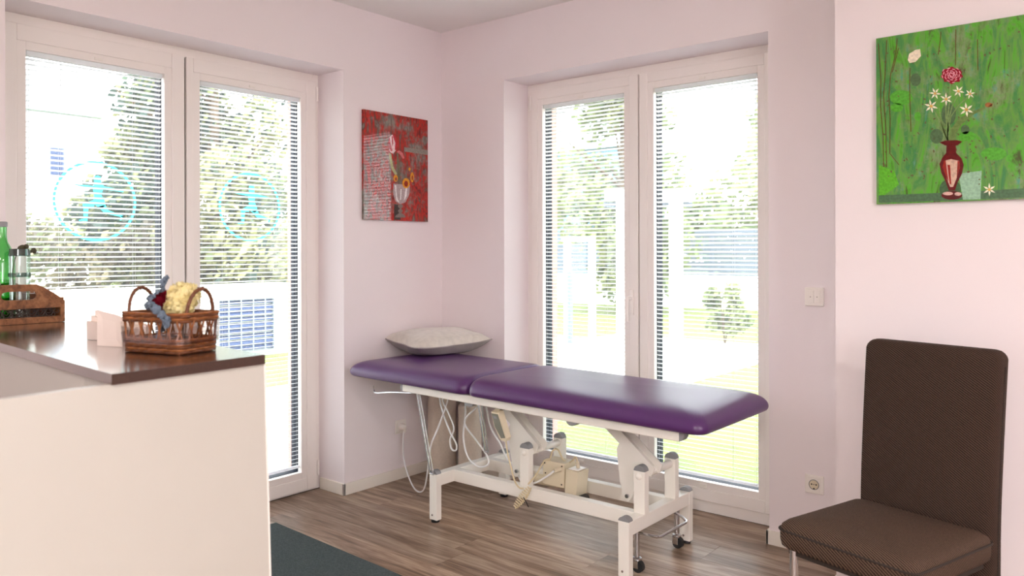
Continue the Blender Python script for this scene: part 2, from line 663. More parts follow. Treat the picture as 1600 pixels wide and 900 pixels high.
def french_door(name, axis, sg, o0, o1, sashes, zb, handle_u, dark_side):
    """axis: wall normal axis; sg: outward sign (-1 for left wall, +1 for back wall)"""
    D = lambda d: sg * d
    root = bpy.data.objects.new(name, None)
    COL.objects.link(root)
    c = (o0 + o1) / 2
    root.location = (sg * R, c, 0) if axis == 'x' else (c, sg * R, 0)
    root['kind'] = 'structure'
    # outer frame
    f = MB()
    d0, d1 = sorted((D(R), D(0.30)))
    s0, s1 = sashes[0]['u'][0], sashes[-1]['u'][1]
    ring(f, o0, o1, 0.0, ZT, s0 + 0.012, s1 - 0.012, zb + 0.012, 2.222, d0, d1, axis, 0.002)
    f.build('frame', M['pvc'], root)
    blinds = []
    for i, s in enumerate(sashes):
        u0, u1 = s['u']
        g0, g1 = s['g']
        zt = 2.236
        q0, q1 = s['z']
        sh = MB()
        d0, d1 = sorted((D(0.199), D(0.238)))
        ring(sh, u0, u1, zb, zt, g0 - 0.034, g1 + 0.034, q0 - 0.034, q1 + 0.034, d0, d1, axis, 0.003)
        sash = sh.build('sash', M['pvc'], root)
        bd = MB()
        d0, d1 = sorted((D(0.2025), D(0.236)))
        ring(bd, g0 - 0.034, g1 + 0.034, q0 - 0.034, q1 + 0.034, g0, g1, q0, q1, d0, d1, axis, 0.0015)
        bd.build('glazing_bead', M['pvc'], sash)
        an = MB()
        d0, d1 = sorted((D(0.238), D(0.296)))
        ring(an, u0 + 0.004, u1 - 0.004, zb + 0.004, zt - 0.004, g0 + 0.001, g1 - 0.001, q0 + 0.001, q1 - 0.001, d0, d1, axis)
        an.build('outer_frame', M['anth'], sash, label='anthracite outer side of the sash')
        pg = MB()
        ub(pg, axis, g0, g1, D(0.266), D(0.270), q0, q1)
        pane = pg.build('pane', M['pane'], sash)
        if s.get('logo'):
            cy, cz, Rr = s['logo']
            st = MB()
            X = -0.2645
            n = 56
            for k in range(n):
                a0, a1 = 2 * PI * k / n, 2 * PI * (k + 1) / n
                st.face([(X, cy + math.cos(a) * r_, cz + math.sin(a) * r_) for a, r_ in ((a0, Rr), (a1, Rr), (a1, Rr * .935), (a0, Rr * .935))])
            fig = [
                [(437, 262), (444, 244), (470, 237), (494, 244), (500, 262), (500, 306), (525, 322), (440, 322), (430, 318), (440, 306)],
                [(235, 318), (430, 326), (430, 347), (330, 336)],
                [(512, 322), (640, 342), (695, 356), (690, 366), (620, 358), (512, 350)],
                [(428, 322), (514, 322), (512, 360), (500, 398), (440, 398), (430, 360)],
                [(440, 398), (500, 398), (528, 445), (534, 482), (512, 505), (470, 500), (440, 480), (436, 440)],
                [(440, 440), (440, 500), (395, 502), (346, 506), (344, 480), (378, 468)],
                [(350, 500), (394, 500), (384, 604), (352, 602)],
                [(384, 602), (384, 620), (314, 622), (316, 612), (352, 600)],
                [(470, 498), (534, 480), (560, 525), (660, 556), (690, 566), (684, 580), (640, 572), (530, 552)],
                [(670, 570), (690, 566), (672, 606), (656, 606)],
            ]
            for pl in fig:
                st.face([(X, cy + (px - 455) / 350 * Rr, cz - (py - 443 - 10) / 328 * Rr * .98) for px, py in pl])
            st.build('logo_sticker', M['sticker'], sash, label='turquoise round film logo of a lunging figure')
        # little clip and hinge
        cl = MB()
        uc = (g0 + g1) / 2
        ub(cl, axis, uc - 0.02, uc + 0.02, D(0.190), D(0.2025), q0 - 0.03, q0 - 0.012, 0.003)
        cl.build('blind_clip', M['plastic'], sash)
        cl = MB()
        ub(cl, axis, uc - 0.022, uc + 0.012, D(0.1985), D(0.2030), q1 + 0.008, q1 + 0.020, 0.001)
        cl.build('latch_plate', M['plastic'], sash)
        for hz in (2.17, 0.12):
            hg = MB()
            uu = u0 - 0.008 if i == 0 else u1 + 0.008
            hp = (D(0.197), uu) if axis == 'x' else (uu, D(0.197))
            hg.cyl((hp[0], hp[1], hz - 0.04), (hp[0], hp[1], hz + 0.04), 0.0065, 10)
            hg.build('hinge', M['pvc'], sash, smooth=True)
        blinds.append((g0, g1, q0, q1))
    # dark gap between the sashes
    gp = MB()
    ga, gb = sashes[0]['u'][1], sashes[1]['u'][0]
    ub(gp, axis, ga - 0.012, gb + 0.012, D(0.216), D(0.234), zb, 2.23)
    gp.build('gasket', M['gasket'], root)
    if handle_u is not None:
        hd = MB()
        if axis == 'y':
            hd.box(handle_u - 0.014, handle_u + 0.014, 0.190, 0.199, 0.965, 1.10, 0.004)
            hd.cyl((handle_u, 0.192, 1.055), (handle_u, 0.155, 1.055), 0.010, 12)
            hd.tube(bez([(handle_u, 0.155, 1.062), (handle_u, 0.147, 1.03), (handle_u, 0.147, 0.96), (handle_u, 0.152, 0.935)], 5), 0.0105, 10)
        hd.build('handle', M['pvc'], root, smooth=True)
    return blinds


A_S = [dict(u=(-2.312, -1.530), g=(-2.208, -1.626), z=(0.112, 2.134), logo=(-1.908, 1.530, 0.178)),
       dict(u=(-1.520, -0.776), g=(-1.451, -0.872), z=(0.112, 2.134), logo=(-1.140, 1.537, 0.178))]
B_S = [dict(u=(0.540, 1.250), g=(0.614, 1.164), z=(0.155, 2.150)),
       dict(u=(1.258, 1.990), g=(1.341, 1.900), z=(0.155, 2.150))]
bl_a = french_door('door_1', 'x', -1, YA0, YA1, A_S, 0.012, None, 1)
bl_b = french_door('door_2', 'y', 1, XB0, XB1, B_S, 0.060, 1.212, 0)

PITCH, SW = 0.0215, 0.024


def blind(axis, sg, g0, g1, q0, q1, label, tilt_deg):
    TILT = math.radians(-tilt_deg)      # inner slat edge raised
    d = sg * 0.2225
    uc = (g0 + g1) / 2
    loc = (d, uc, q1) if axis == 'x' else (uc, d, q1)
    root = thing('venetian_blind', label, 'blind', loc, 'venetian blinds on the terrace doors')
    hw = (g1 - g0) / 2 - 0.006
    T = Matrix.Translation(loc)
    if axis == 'x':
        T = T @ Matrix.Rotation(PI / 2, 4, 'Z')      # local x -> world y ; local y -> world -x (outward for the left wall)
    hr = MB().box(-hw, hw, -0.013, 0.013, -0.022, -0.001, 0.002, mtx=T)
    hr.build('head_rail', M['slat'], root)
    key = (axis, round(hw, 3), tilt_deg)
    if key not in slat_meshes:
        mb = MB()
        prof = []
        for k in range(5):
            t = -1 + k / 2
            v = t * SW / 2
            zc = 0.0022 * (1 - t * t)
            prof.append((v * math.cos(TILT) - zc * math.sin(TILT), zc * math.cos(TILT) + v * math.sin(TILT)))
        mb.quadstrip([[Vector((-hw, y, z)) for y, z in prof], [Vector((hw, y, z)) for y, z in prof]], close=False)
        o = mb.build('slat', M['slat'], None, smooth=True)
        slat_meshes[key] = o.data
        bpy.data.objects.remove(o)
    me = slat_meshes[key]
    n = int((q1 - q0 - 0.045) / PITCH)
    for k in range(n):
        o = bpy.data.objects.new('slat', me)
        COL.objects.link(o)
        o.parent = root
        o.matrix_parent_inverse = Matrix()
        o.location = (0, 0, -0.034 - k * PITCH)
        if axis == 'x':
            o.rotation_euler = (0, 0, PI / 2)
    zb = -0.034 - n * PITCH
    MB().box(-hw, hw, -0.011, 0.011, zb - 0.006, zb + 0.006, 0.002, mtx=T).build('bottom_rail', M['slat'], root)
    for fx in (-0.98, -0.55, 0.55, 0.98):
        for fy in (-0.012, 0.012):
            MB().tube([T @ Vector((fx * hw, fy, -0.02)), T @ Vector((fx * hw, fy, zb))], 0.0006, 4).build('ladder_cord', M['cordm'], root)
    return root


for (g, lb, ta) in zip(bl_a + bl_b, (
        'white venetian blind on the terrace door pane directly behind the wooden tray',
        'white venetian blind on the terrace door pane nearest the red painting',
        'white venetian blind on the handle side pane behind the couch',
        'white venetian blind on the door pane nearest the light switch, behind the couch foot end'), (14, 14, 14, 20)):
    ax, sg = ('x', -1) if g[0] < 0 else ('y', 1)
    blind(ax, sg, *g, lb, ta)

# added fill lamps that brighten the room, fixtures unseen, out of frame
for k, (lx, ly) in enumerate(((3.7, -4.7), (3.9, -5.6), (5.2, -2.8))):
    t = thing('fill_lamp', ['added round white fill lamp in front of the reception counter', 'added round white fill lamp close to the rear wall',
                               'added round white fill lamp by the added side window opening'][k], 'lamp', (lx, ly, H))
    MB().lathe([(0.20, H), (0.20, H - 0.05), (0.17, H - 0.06), (0.0005, H - 0.06)], lx, ly, 32).build('housing', M['lampw'], t, smooth=True)
    ld = bpy.data.lights.new('fill_light', 'AREA')
    ld.shape = 'DISK'
    ld.size = 0.34
    ld.energy = 34
    ld.color = (1.0, 0.95, 0.91)
    lo = bpy.data.objects.new('fill_light', ld)
    COL.objects.link(lo)
    lo.location = (0, 0, -0.065)
    lo.parent = t

# ---------------------------------------------------------------- treatment couch
couch = thing('treatment_couch', 'purple padded treatment couch on a white wheeled steel frame', 'couch', (1.2, -0.475, 0))
CX0, CX1, CY0, CY1 = 0.650, 1.764, -0.750, -0.202
LX, LY, LZ = 0.050, 0.033, 0.233


def dome(mb, x0, x1, y0, y1, z, h=0.018, n=9, flip=1):
    pts = [(x0 + (x1 - x0) * (0.5 - 0.5 * math.cos(PI * k / n)), z + flip * h * math.sin(PI * k / n)) for k in range(n + 1)]
    mb.prism(pts, 'y', y0, y1)
    return mb


for (x, y, lab) in ((CX0, CY0, 0), (CX1 - LX, CY0, 0), (CX0, CY1 - LY, 0), (CX1 - LX, CY1 - LY, 0)):
    lg = MB().box(x, x + LX, y, y + LY, 0.012, LZ, 0.0025).build('leg', M['steel'], couch)
    dome(MB(), x + .0005, x + LX - .0005, y + .0005, y + LY - .0005, LZ).build('end_cap', M['cap'], lg, smooth=True)
    MB().cyl((x + LX / 2, y + LY / 2, 0), (x + LX / 2, y + LY / 2, 0.013), 0.02, 16).build('rubber_foot', M['rubber'], lg, smooth=True)
    MB().cyl((x + LX * .4, y - 0.002, 0.035), (x + LX * .4, y + 0.003, 0.035), 0.005, 10).build('bolt', M['chrome'], lg, smooth=True)
RZ0, RZ1 = 0.175, 0.233
for x in (CX0 + 0.002, CX1 - LX + 0.002):
    MB().box(x, x + LX - 0.004, CY0 + LY, CY1 - LY, RZ0, RZ1, 0.0025).build('cross_bar', M['steel'], couch)
YN, YF = -0.627, -0.373            # near / far long rails
for y in (YN, YF):
    MB().box(CX0 + LX - 0.004, CX1 - LX + 0.004, y, y + 0.040, RZ0, RZ1, 0.0025).build('base_rail', M['steel'], couch)
PZ = 0.405
for px_ in (1.113, 1.712):
    for y in (YN, YF + 0.005):
        po = MB().box(px_, px_ + 0.052, y, y + 0.035, RZ1, PZ, 0.0025).build('post', M['steel'], couch)
        dome(MB(), px_ + .0005, px_ + 0.0515, y + .0005, y + 0.0345, PZ, 0.024).build('end_cap', M['cap'], po, smooth=True)
        if y == YN:
            MB().sphere((px_ + 0.026, y - 0.001, 0.383), 0.013, 14, 8, (1, 0.7, 1)).build('bolt_cover', M['steel'], po, smooth=True)
    MB().cyl((px_ + 0.026, YN + 0.033, 0.383), (px_ + 0.026, YF + 0.006, 0.383), 0.0165, 16).build('axle', M['steel'], couch, smooth=True)
    # lifting arm: two plates and a web
    dx = px_ - 1.712
    strip = [(1.490, 0.600), (1.548, 0.600), (1.778, 0.412), (1.764, 0.378), (1.735, 0.372), (1.700, 0.420), (1.520, 0.560)]
    tri = [(1.612, 0.495), (1.597, 0.464), (1.610, 0.345), (1.630, 0.272), (1.652, 0.250), (1.674, 0.278), (1.706, 0.420)]
    ar = None
    for y in (-0.572, -0.506):
        arm = MB()
        arm.prism([(u + dx, v) for u, v in strip], 'y', y, y + 0.006)
        arm.prism([(u + dx, v) for u, v in tri], 'y', y + 0.001, y + 0.0055)
        ar = arm.build('lift_arm_plate', M['steel'], couch)
    web = MB()
    web.prism([(u + dx, v) for u, v in ((1.500, 0.590), (1.506, 0.596), (1.742, 0.404), (1.736, 0.397))], 'y', -0.567, -0.505)
    web.build('lift_arm_web', M['steel'], couch)
    MB().cyl((1.650 + dx, -0.580, 0.275), (1.650 + dx, -0.570, 0.275), 0.009, 6).build('bolt', M['chrome'], couch)

# top frame, tipped very slightly to the foot end
tilt = lambda x: -(x - 1.1) * 0.015
TY = (-0.770, -0.220)


def skewbox(x0, x1, y0, y1, z0, z1, name, m, parent, label=None):
    bb = MB().box(x0, x1, y0, y1, z0, z1, 0.004)
    for v in bb.bm.verts:
        v.co.z += tilt(v.co.x)
    return bb.build(name, m, parent, label=label)


for y in TY:
    rl = skewbox(0.482, 1.994, y, y + 0.040, 0.603, 0.640, 'top_rail', M['steel'], couch)
    e = MB()
    pts = [(y + 0.040 * (0.5 - 0.5 * math.cos(PI * k / 8)), 0.590) for k in range(2)]
    e.prism([(1.992, 0.604 + tilt(1.994)), (1.992, 0.639 + tilt(1.994)), (2.014, 0.639 + tilt(1.994)), (2.012, 0.622 + tilt(1.994)), (2.004, 0.609 + tilt(1.994))], 'y', y + 0.001, y + 0.039)
    e.build('end_cap', M['cap'], rl)
    e = MB()
    e.prism([(0.484, 0.613), (0.484, 0.648), (0.470, 0.645), (0.466, 0.630), (0.470, 0.618)], 'y', y + 0.001, y + 0.039)
    e.build('end_cap', M['cap'], rl)
    for sx_ in (0.925, 1.500):
        e = MB()
        dome(e, sx_ - 0.026, sx_ + 0.026, y + 0.004, y + 0.036, 0.604 + tilt(sx_), 0.017, 9, -1)
        e.build('stub_cap', M['cap'], rl, smooth=True)
for x in (0.50, 1.02, 1.52, 1.90):
    MB().box(x, x + 0.04, TY[0] + 0.04, TY[1], 0.606 + tilt(x), 0.637 + tilt(x)).build('top_cross_bar', M['steel'], couch)


def pad(name, x0, x1, y0, y1, z0, fl, fr, label, crown=0.0, slope=0.0):
    """upholstered pad with a rolled upper edge; fl, fr scale the rolling at its two ends"""
    prof = [(0.030, 0.000), (0.010, 0.004), (0.002, 0.014), (0.000, 0.028), (0.004, 0.044), (0.016, 0.060), (0.036, 0.073), (0.062, 0.081), (0.095, 0.0852), (0.14, 0.0875), (0.19, 0.0885)]
    mb = MB()
    rings = []
    for ins, dz in prof:
        pts = rrect(x0 + ins * fl, x1 - ins * fr, y0 + ins, y1 - ins, max(0.012, 0.055 - ins * 0.1), 6)
        rings.append([Vector((u, v, z0 + dz + tilt(u) + slope * (x1 - u))) for u, v in pts])
    c = Vector(((x0 + x1) / 2, (y0 + y1) / 2, 0))
    for s_ in (0.7, 0.35, 0.08):
        last = rings[len(prof) - 1]
        rings.append([Vector((c.x + (p.x - c.x) * s_, c.y + (p.y - c.y) * s_, z0 + 0.0885 + crown * (1 - s_) + tilt(c.x + (p.x - c.x) * s_) + slope * (x1 - (c.x + (p.x - c.x) * s_)))) for p in last])
    mb.quadstrip(rings)
    o = mb.build(name, M['vinyl'], couch, smooth=True, label=label, angle=80)
    sub = o.modifiers.new('subdivision', 'SUBSURF')
    sub.levels = 1
    sub.render_levels = 2
    return o


pad('head_pad', 0.085, 0.930, -0.806, -0.150, 0.639, 1.3, 0.25, 'shorter purple pad under the pillow', 0.003)
pad('body_pad', 0.932, 2.110, -0.806, -0.150, 0.639, 0.28, 1.15, 'long purple pad', 0.003)

# foot-end castor gear
for y in (-0.640, -0.300):
    cs = MB().cyl((1.735, y, 0.060), (1.735, y, 0.176), 0.011, 12).build('castor_stem', M['chrome'], couch, smooth=True)
    MB().lathe([(0.013, 0.062), (0.019, 0.058), (0.019, 0.050), (0.012, 0.046)], 1.735, y, 14).build('castor_collar', M['chrome'], cs, smooth=True)
    fk = MB()
    fk.box(1.722, 1.748, y - 0.017, y - 0.013, 0.018, 0.052, 0.001).box(1.722, 1.748, y + 0.013, y + 0.017, 0.018, 0.052, 0.001).box(1.720, 1.750, y - 0.017, y + 0.017, 0.048, 0.052)
    fk.build('castor_fork', M['chrome'], cs)
    MB().cyl((1.742, y - 0.011, 0.024), (1.742, y + 0.011, 0.024), 0.024, 20).build('wheel', M['rubber'], cs, smooth=True)
MB().tube([(1.740, -0.640, 0.160), (1.800, -0.640, 0.160), (1.822, -0.634, 0.159), (1.832, -0.618, 0.158), (1.832, -0.405, 0.158), (1.826, -0.388, 0.159), (1.800, -0.372, 0.166), (1.745, -0.350, 0.172)], 0.006, 10).build('castor_pedal', M['chrome'], couch, smooth=True)
MB().box(1.722, 1.748, -0.60, -0.34, 0.166, 0.176).build('castor_shaft', M['cap'], couch)

# paper roll hook and the two folding rods at the head end
MB().tube(bez([(0.225, -0.735, 0.610), (0.228, -0.735, 0.584), (0.250, -0.735, 0.574), (0.37, -0.735, 0.590), (0.55, -0.735, 0.604)], 6), 0.0045, 8).build('paper_roll_hook', M['chrome'], couch, smooth=True)
for (xa, xb, zb_) in ((0.572, 0.664, 0.238), (0.965, 1.005, 0.395)):
    yy_ = -0.757 if xa < 0.8 else -0.745
    for off in (0.0, 0.018):
        MB().cyl((xa + off, yy_, 0.606), (xb + off * 1.1, yy_, zb_ - (0.005 if off else 0)), 0.0042, 8).build('folding_rod', M['chrome'], couch, smooth=True)
    MB().cyl((xb - 0.004, yy_, zb_), (xb + 0.024, yy_, zb_ - 0.004), 0.004, 8).build('rod_foot', M['chrome'], couch, smooth=True)

# actuator, junction box and motor box
MB().cyl((0.96, -0.475, 0.262), (1.16, -0.475, 0.268), 0.020, 18).build('actuator_tube', M['steel'], couch, smooth=True)
MB().cyl((1.10, -0.475, 0.232), (1.25, -0.475, 0.236), 0.030, 18).build('actuator_motor', M['beige'], couch, smooth=True)
cb = MB().box(1.160, 1.283, -0.515, -0.425, 0.222, 0.335, 0.004).build('control_box', M['beige'], couch)
for (u, v) in ((1.172, 0.322), (1.176, 0.276), (1.270, 0.322), (1.268, 0.238)):
    MB().cyl((u, -0.517, v), (u, -0.513, v), 0.0035, 8).build('screw', M['hole'], cb)
MB().cyl((1.262, -0.514, 0.308), (1.248, -0.545, 0.304), 0.010, 12).build('cable_gland', M['beige'], cb, smooth=True)
mb_ = MB()
mb_.prism([(1.292, 0.192), (1.352, 0.192), (1.366, 0.312), (1.300, 0.318)], 'y', -0.525, -0.440)
mt_ = mb_.build('motor_box', M['beige'], couch)
MB().box(1.306, 1.360, -0.515, -0.450, 0.3155, 0.3185).build('type_plate', M['plastic'], mt_, label='white type plate')
MB().cyl((1.336, -0.48, 0.318), (1.330, -0.48, 0.345), 0.009, 10).build('cable_gland', M['beige'], mt_, smooth=True)
MB().cyl((1.372, -0.53, 0.190), (1.372, -0.47, 0.190), 0.018, 14).build('pivot_sleeve', M['hole'], couch, smooth=True)
# cables on the couch
MB().tube(bez([(1.248, -0.545, 0.304), (1.215, -0.56, 0.275), (1.17, -0.575, 0.245), (1.12, -0.585, 0.225)], 6), 0.0045, 8).build('power_cable', M['whitecable'], couch, smooth=True)
MB().tube(bez([(1.170, -0.47, 0.335), (1.185, -0.47, 0.372), (1.215, -0.47, 0.380), (1.240, -0.47, 0.345), (1.270, -0.47, 0.330), (1.300, -0.475, 0.345), (1.322, -0.48, 0.365), (1.332, -0.48, 0.345)], 6), 0.004, 8).build('motor_cable', M['cream'], couch, smooth=True)

# handset hanging from the rail
hs = thing('hand_control', 'beige hand control with grey keypad hanging from the couch rail', 'remote control', (1.07, -0.735, 0.46))
prof = [(1.060, 0.571), (1.072, 0.585), (1.092, 0.592), (1.100, 0.575), (1.106, 0.520), (1.142, 0.468), (1.136, 0.456), (1.108, 0.458), (1.088, 0.500)]
hb = MB()
# body is a tapered block: front face grey
fr = [(1.045, 0.574), (1.094, 0.574), (1.140, 0.468), (1.112, 0.462), (1.078, 0.500)]
hb.quadstrip([[Vector((u, -0.745, v)) for u, v in ((1.043, 0.578), (1.088, 0.578), (1.133, 0.470), (1.126, 0.456), (1.098, 0.458), (1.062, 0.515))],
              [Vector((u, -0.720, v)) for u, v in ((1.047, 0.588), (1.094, 0.590), (1.139, 0.476), (1.131, 0.459), (1.103, 0.461), (1.066, 0.515))],
              [Vector((u, -0.715, v)) for u, v in ((1.050, 0.582), (1.090, 0.584), (1.134, 0.474), (1.127, 0.463), (1.105, 0.465), (1.070, 0.515))]])
hb.build('body', M['beige'], hs)
MB().prism([(1.048, 0.572), (1.083, 0.572), (1.126, 0.472), (1.104, 0.468), (1.068, 0.514)], 'y', -0.7475, -0.7445).build('keypad', M['greyface'], hs, label='grey keypad')
MB().prism([(1.056, 0.562), (1.076, 0.562), (1.081, 0.551), (1.061, 0.551)], 'y', -0.7485, -0.747).build('display', M['cap'], hs)
MB().box(1.062, 1.086, -0.738, -0.722, 0.586, 0.602, 0.003).build('hanger', M['beige'], hs)
MB().tube(bez([(1.056, -0.728, 0.610), (1.056, -0.706, 0.640), (1.062, -0.702, 0.588), (1.076, -0.728, 0.594), (1.094, -0.728, 0.592), (1.104, -0.704, 0.594), (1.104, -0.703, 0.632)], 6), 0.0022, 6).build('hook', M['rubber'], hs, smooth=True, label='black wire hook')
MB().tube(bez([(1.118, -0.732, 0.460), (1.126, -0.728, 0.40), (1.140, -0.72, 0.335), (1.148, -0.705, 0.275), (1.162, -0.69, 0.245), (1.180, -0.682, 0.243)], 8), 0.0035, 8).build('cable', M['cream'], hs, smooth=True)
# bundled cable
bd = MB()
c0, c1 = Vector((1.205, -0.668, 0.250)), Vector((1.135, -0.690, 0.150))
axis_ = (c1 - c0).normalized()
side = Vector((0.93, 0, -0.37)).normalized()
pts = []
for k in range(200):
    t = k / 199
    a = t * 2 * PI * 11
    wob = 0.005 + 0.013 * math.sin(PI * t) ** 0.6
    pts.append(c0 + axis_ * ((c1 - c0).length * t + 0.010 * math.sin(a)) + side * math.cos(a) * wob + Vector((0, 1, 0)) * math.sin(a) * 0.011)
bd.tube(pts, 0.0030, 6)
bd.build('cable_bundle', M['cream'], hs, smooth=True)
MB().tube(bez([(1.195, -0.668, 0.262), (1.185, -0.60, 0.285), (1.176, -0.54, 0.322), (1.182, -0.522, 0.338), (1.192, -0.50, 0.338)], 6), 0.0035, 8).build('cable', M['cream'], hs, smooth=True)
MB().tube([(1.185, -0.69, 0.206), (1.204, -0.692, 0.186), (1.216, -0.694, 0.170)], 0.0022, 5).build('cable_tie', M['rubber'], hs)

# mains cord: wall socket - floor - up to the rail, hanging loops - control box
cord = thing('mains_cord', 'white mains cord looping under the couch from the wall socket', 'cable', (0.06, -0.35, 0))
MB().tube(bez([(0.035, -0.346, 0.285), (0.042, -0.36, 0.235), (0.09, -0.40, 0.14), (0.20, -0.46, 0.06), (0.33, -0.53, 0.035), (0.47, -0.61, 0.09), (0.53, -0.64, 0.22), (0.55, -0.64, 0.33), (0.59, -0.63, 0.42), (0.63, -0.62, 0.52), (0.66, -0.62, 0.592)], 8), 0.0042, 8).build('cord', M['whitecable'], cord, smooth=True)
MB().tube(bez([(0.59, -0.62, 0.585), (0.60, -0.62, 0.54), (0.63, -0.62, 0.47), (0.665, -0.62, 0.41), (0.705, -0.62, 0.36), (0.700, -0.615, 0.325), (0.665, -0.61, 0.325), (0.655, -0.61, 0.37), (0.68, -0.61, 0.43), (0.655, -0.62, 0.50), (0.615, -0.62, 0.56), (0.64, -0.63, 0.585)], 8), 0.0042, 8).build('cord_loop', M['whitecable'], cord, smooth=True)
MB().tube(bez([(0.75, -0.60, 0.585), (0.748, -0.60, 0.49), (0.735, -0.60, 0.39), (0.765, -0.60, 0.30), (0.835, -0.60, 0.265), (0.895, -0.60, 0.285), (0.89, -0.60, 0.325), (0.82, -0.60, 0.39), (0.75, -0.60, 0.45), (0.755, -0.60, 0.49), (0.82, -0.60, 0.545), (0.875, -0.60, 0.58)], 8), 0.0042, 8).build('cord_loop', M['whitecable'], cord, smooth=True)
MB().tube(bez([(0.875, -0.60, 0.585), (0.89, -0.60, 0.54), (0.905, -0.59, 0.46), (0.955, -0.58, 0.39), (0.985, -0.57, 0.33), (1.03, -0.56, 0.28), (1.06, -0.555, 0.23), (1.10, -0.56, 0.212), (1.12, -0.585, 0.225)], 8), 0.0045, 8).build('cord', M['whitecable'], cord, smooth=True)
MB().lathe([(0.019, 0), (0.019, 0.014), (0.014, 0.030), (0.008, 0.034)], 0, 0, 16).build('plug', M['plastic'], None, smooth=True)
pl = bpy.data.objects['plug']
pl.rotation_euler = (0, PI / 2, 0)
pl.location = (0.012 - cord.location.x, -0.346 - cord.location.y, 0.300)
pl.parent = cord
MB().cyl((0.040, -0.346, 0.300), (0.037, -0.346, 0.268), 0.008, 10, r1=0.005).build('plug_sleeve', M['plastic'], cord, smooth=True)

# pillow on the head end
pil = thing('pillow', 'silver beige velvet pillow lying on the head end of the couch', 'pillow', (0.222, -0.262, 0.72))
PU, PV = Vector((0.964, -0.262, 0)), Vector((0.19, 0.98, 0)).normalized()
PA, PB = 0.41, 0.49


def pillow_half(sign, name, m):
    n = 16
    mb = MB()
    g = []
    for i in range(n + 1):
        r_ = []
        for j in range(n + 1):
            u, v = -1 + 2 * i / n, -1 + 2 * j / n
            e = (1 - abs(u) ** 2.6) * (1 - abs(v) ** 2.6)
            pinch = 1 - 0.10 * (1 - abs(u * v)) * max(abs(u), abs(v)) ** 6
            hgt = 0.064 * e ** 0.32 if sign > 0 else -0.070 * e ** 0.45
            hgt += 0.006 * math.sin(u * 5 + v * 3) * e
            corner = 0.012 * (abs(u * v)) ** 3
            p = PU * (u * PA / 2 * pinch) + PV * (v * PB / 2 * pinch)
            z = 0.800 + hgt + corner - 0.010 * u + 0.006 * v
            z = max(z, 0.7420)
            r_.append(mb.bm.verts.new(Vector((0.222, -0.262, 0)) + p + Vector((0, 0, z))))
        g.append(r_)
    for i in range(n):
        for j in range(n):
            mb.bm.faces.new((g[i][j], g[i + 1][j], g[i + 1][j + 1], g[i][j + 1]))
    return mb.build(name, m, pil, smooth=True, angle=180)


pillow_half(1, 'cover_top', M['velvet'])
pillow_half(-1, 'cover_underside', M['satin'])['label'] = 'grey taupe satin underside'
edge = []
for k in range(64):
    t = k / 16
    q, fr_ = int(t), -1 + 2 * (t - int(t))
    u, v = ((fr_, -1), (1, fr_), (-fr_, 1), (-1, -fr_))[q]
    pinch = 1 - 0.10 * (1 - abs(u * v)) * max(abs(u), abs(v)) ** 6
    edge.append(Vector((0.222, -0.262, 0.800 + 0.012 * abs(u * v) ** 3 - 0.010 * u + 0.006 * v)) + PU * (u * PA / 2 * pinch) + PV * (v * PB / 2 * pinch))
MB().tube(edge, 0.004, 6, closed=True).build('piping', M['satin'], pil, smooth=True)

# upright bolsters in the corner
t = tag(MB().lathe([(0.075, 0.0), (0.082, 0.006), (0.082, 0.584), (0.075, 0.59)], 0.115, -0.120, 32).build('bolster', M['roll'], None, smooth=True),
        'tall beige roll cushion standing upright in the room corner', 'cushion')
t = tag(MB().lathe([(0.060, 0.0), (0.067, 0.006), (0.067, 0.425), (0.055, 0.435)], 0.330, -0.110, 32).build('bolster', M['roll'], None, smooth=True),
        'shorter beige roll cushion standing beside the corner, next to the terrace door', 'cushion')


# ---------------------------------------------------------------- wall fittings
def plate(name, label, cat, origin, axis):
    t = thing(name, label, cat, origin)
    return t


so = thing('wall_socket', 'white wall socket with a white plug, below the red painting', 'socket', (0, -0.346, 0.300))
MB().box(0, 0.010, -0.386, -0.306, 0.260, 0.340, 0.004).build('plate', M['plastic'], so)
MB().box(0.009, 0.012, -0.373, -0.319, 0.273, 0.327, 0.001).build('insert', M['plastic'], so)
so = thing('wall_socket', 'empty white wall socket low on the wall beside the chair', 'socket', (2.233, 0, 0.302))
MB().box(2.193, 2.273, -0.010, 0, 0.262, 0.342, 0.004).build('plate', M['plastic'], so)
ins = MB()
pr = rrect(2.205, 2.261, 0.274, 0.330, 0.002, 2)
ins_o = ins.box(2.205, 2.261, -0.0125, -0.009, 0.274, 0.330, 0.001).build('insert', M['plastic'], so)
MB().tube([(2.233 + 0.0205 * math.cos(a * PI / 14), -0.013, 0.302 + 0.0205 * math.sin(a * PI / 14)) for a in range(28)], 0.0016, 6, closed=True).build('well_rim', M['cap'], ins_o, smooth=True)
MB().cyl((2.233, -0.0128, 0.302), (2.233, -0.0126, 0.302), 0.0195, 24).build('well', M['beige'], ins_o)
for (u, v, r_) in ((2.2235, 0.303, 0.0032), (2.2425, 0.303, 0.0032), (2.233, 0.303, 0.0022), (2.233, 0.2845, 0.004)):
    MB().cyl((u, -0.0133, v), (u, -0.0127, v), r_, 12).build('contact_hole', M['hole'], ins_o)
sw = thing('light_switch', 'white square double light switch at the wall corner', 'switch', (2.235, 0, 1.105))
MB().box(2.195, 2.275, -0.011, 0, 1.065, 1.145, 0.004).build('plate', M['plastic'], sw)
for (a, c) in ((2.2075, 2.2345), (2.2355, 2.2625)):
    rk = MB().box(a, c, -0.0155, -0.010, 1.0775, 1.1325, 0.001).build('rocker', M['plastic'], sw)
    MB().prism([((a + c) / 2 - .003, 1.105 - .002), ((a + c) / 2 + .003, 1.105 - .002), ((a + c) / 2, 1.105 + .003)], 'y', -0.0158, -0.0154).build('arrow_mark', M['inkdot'], rk)

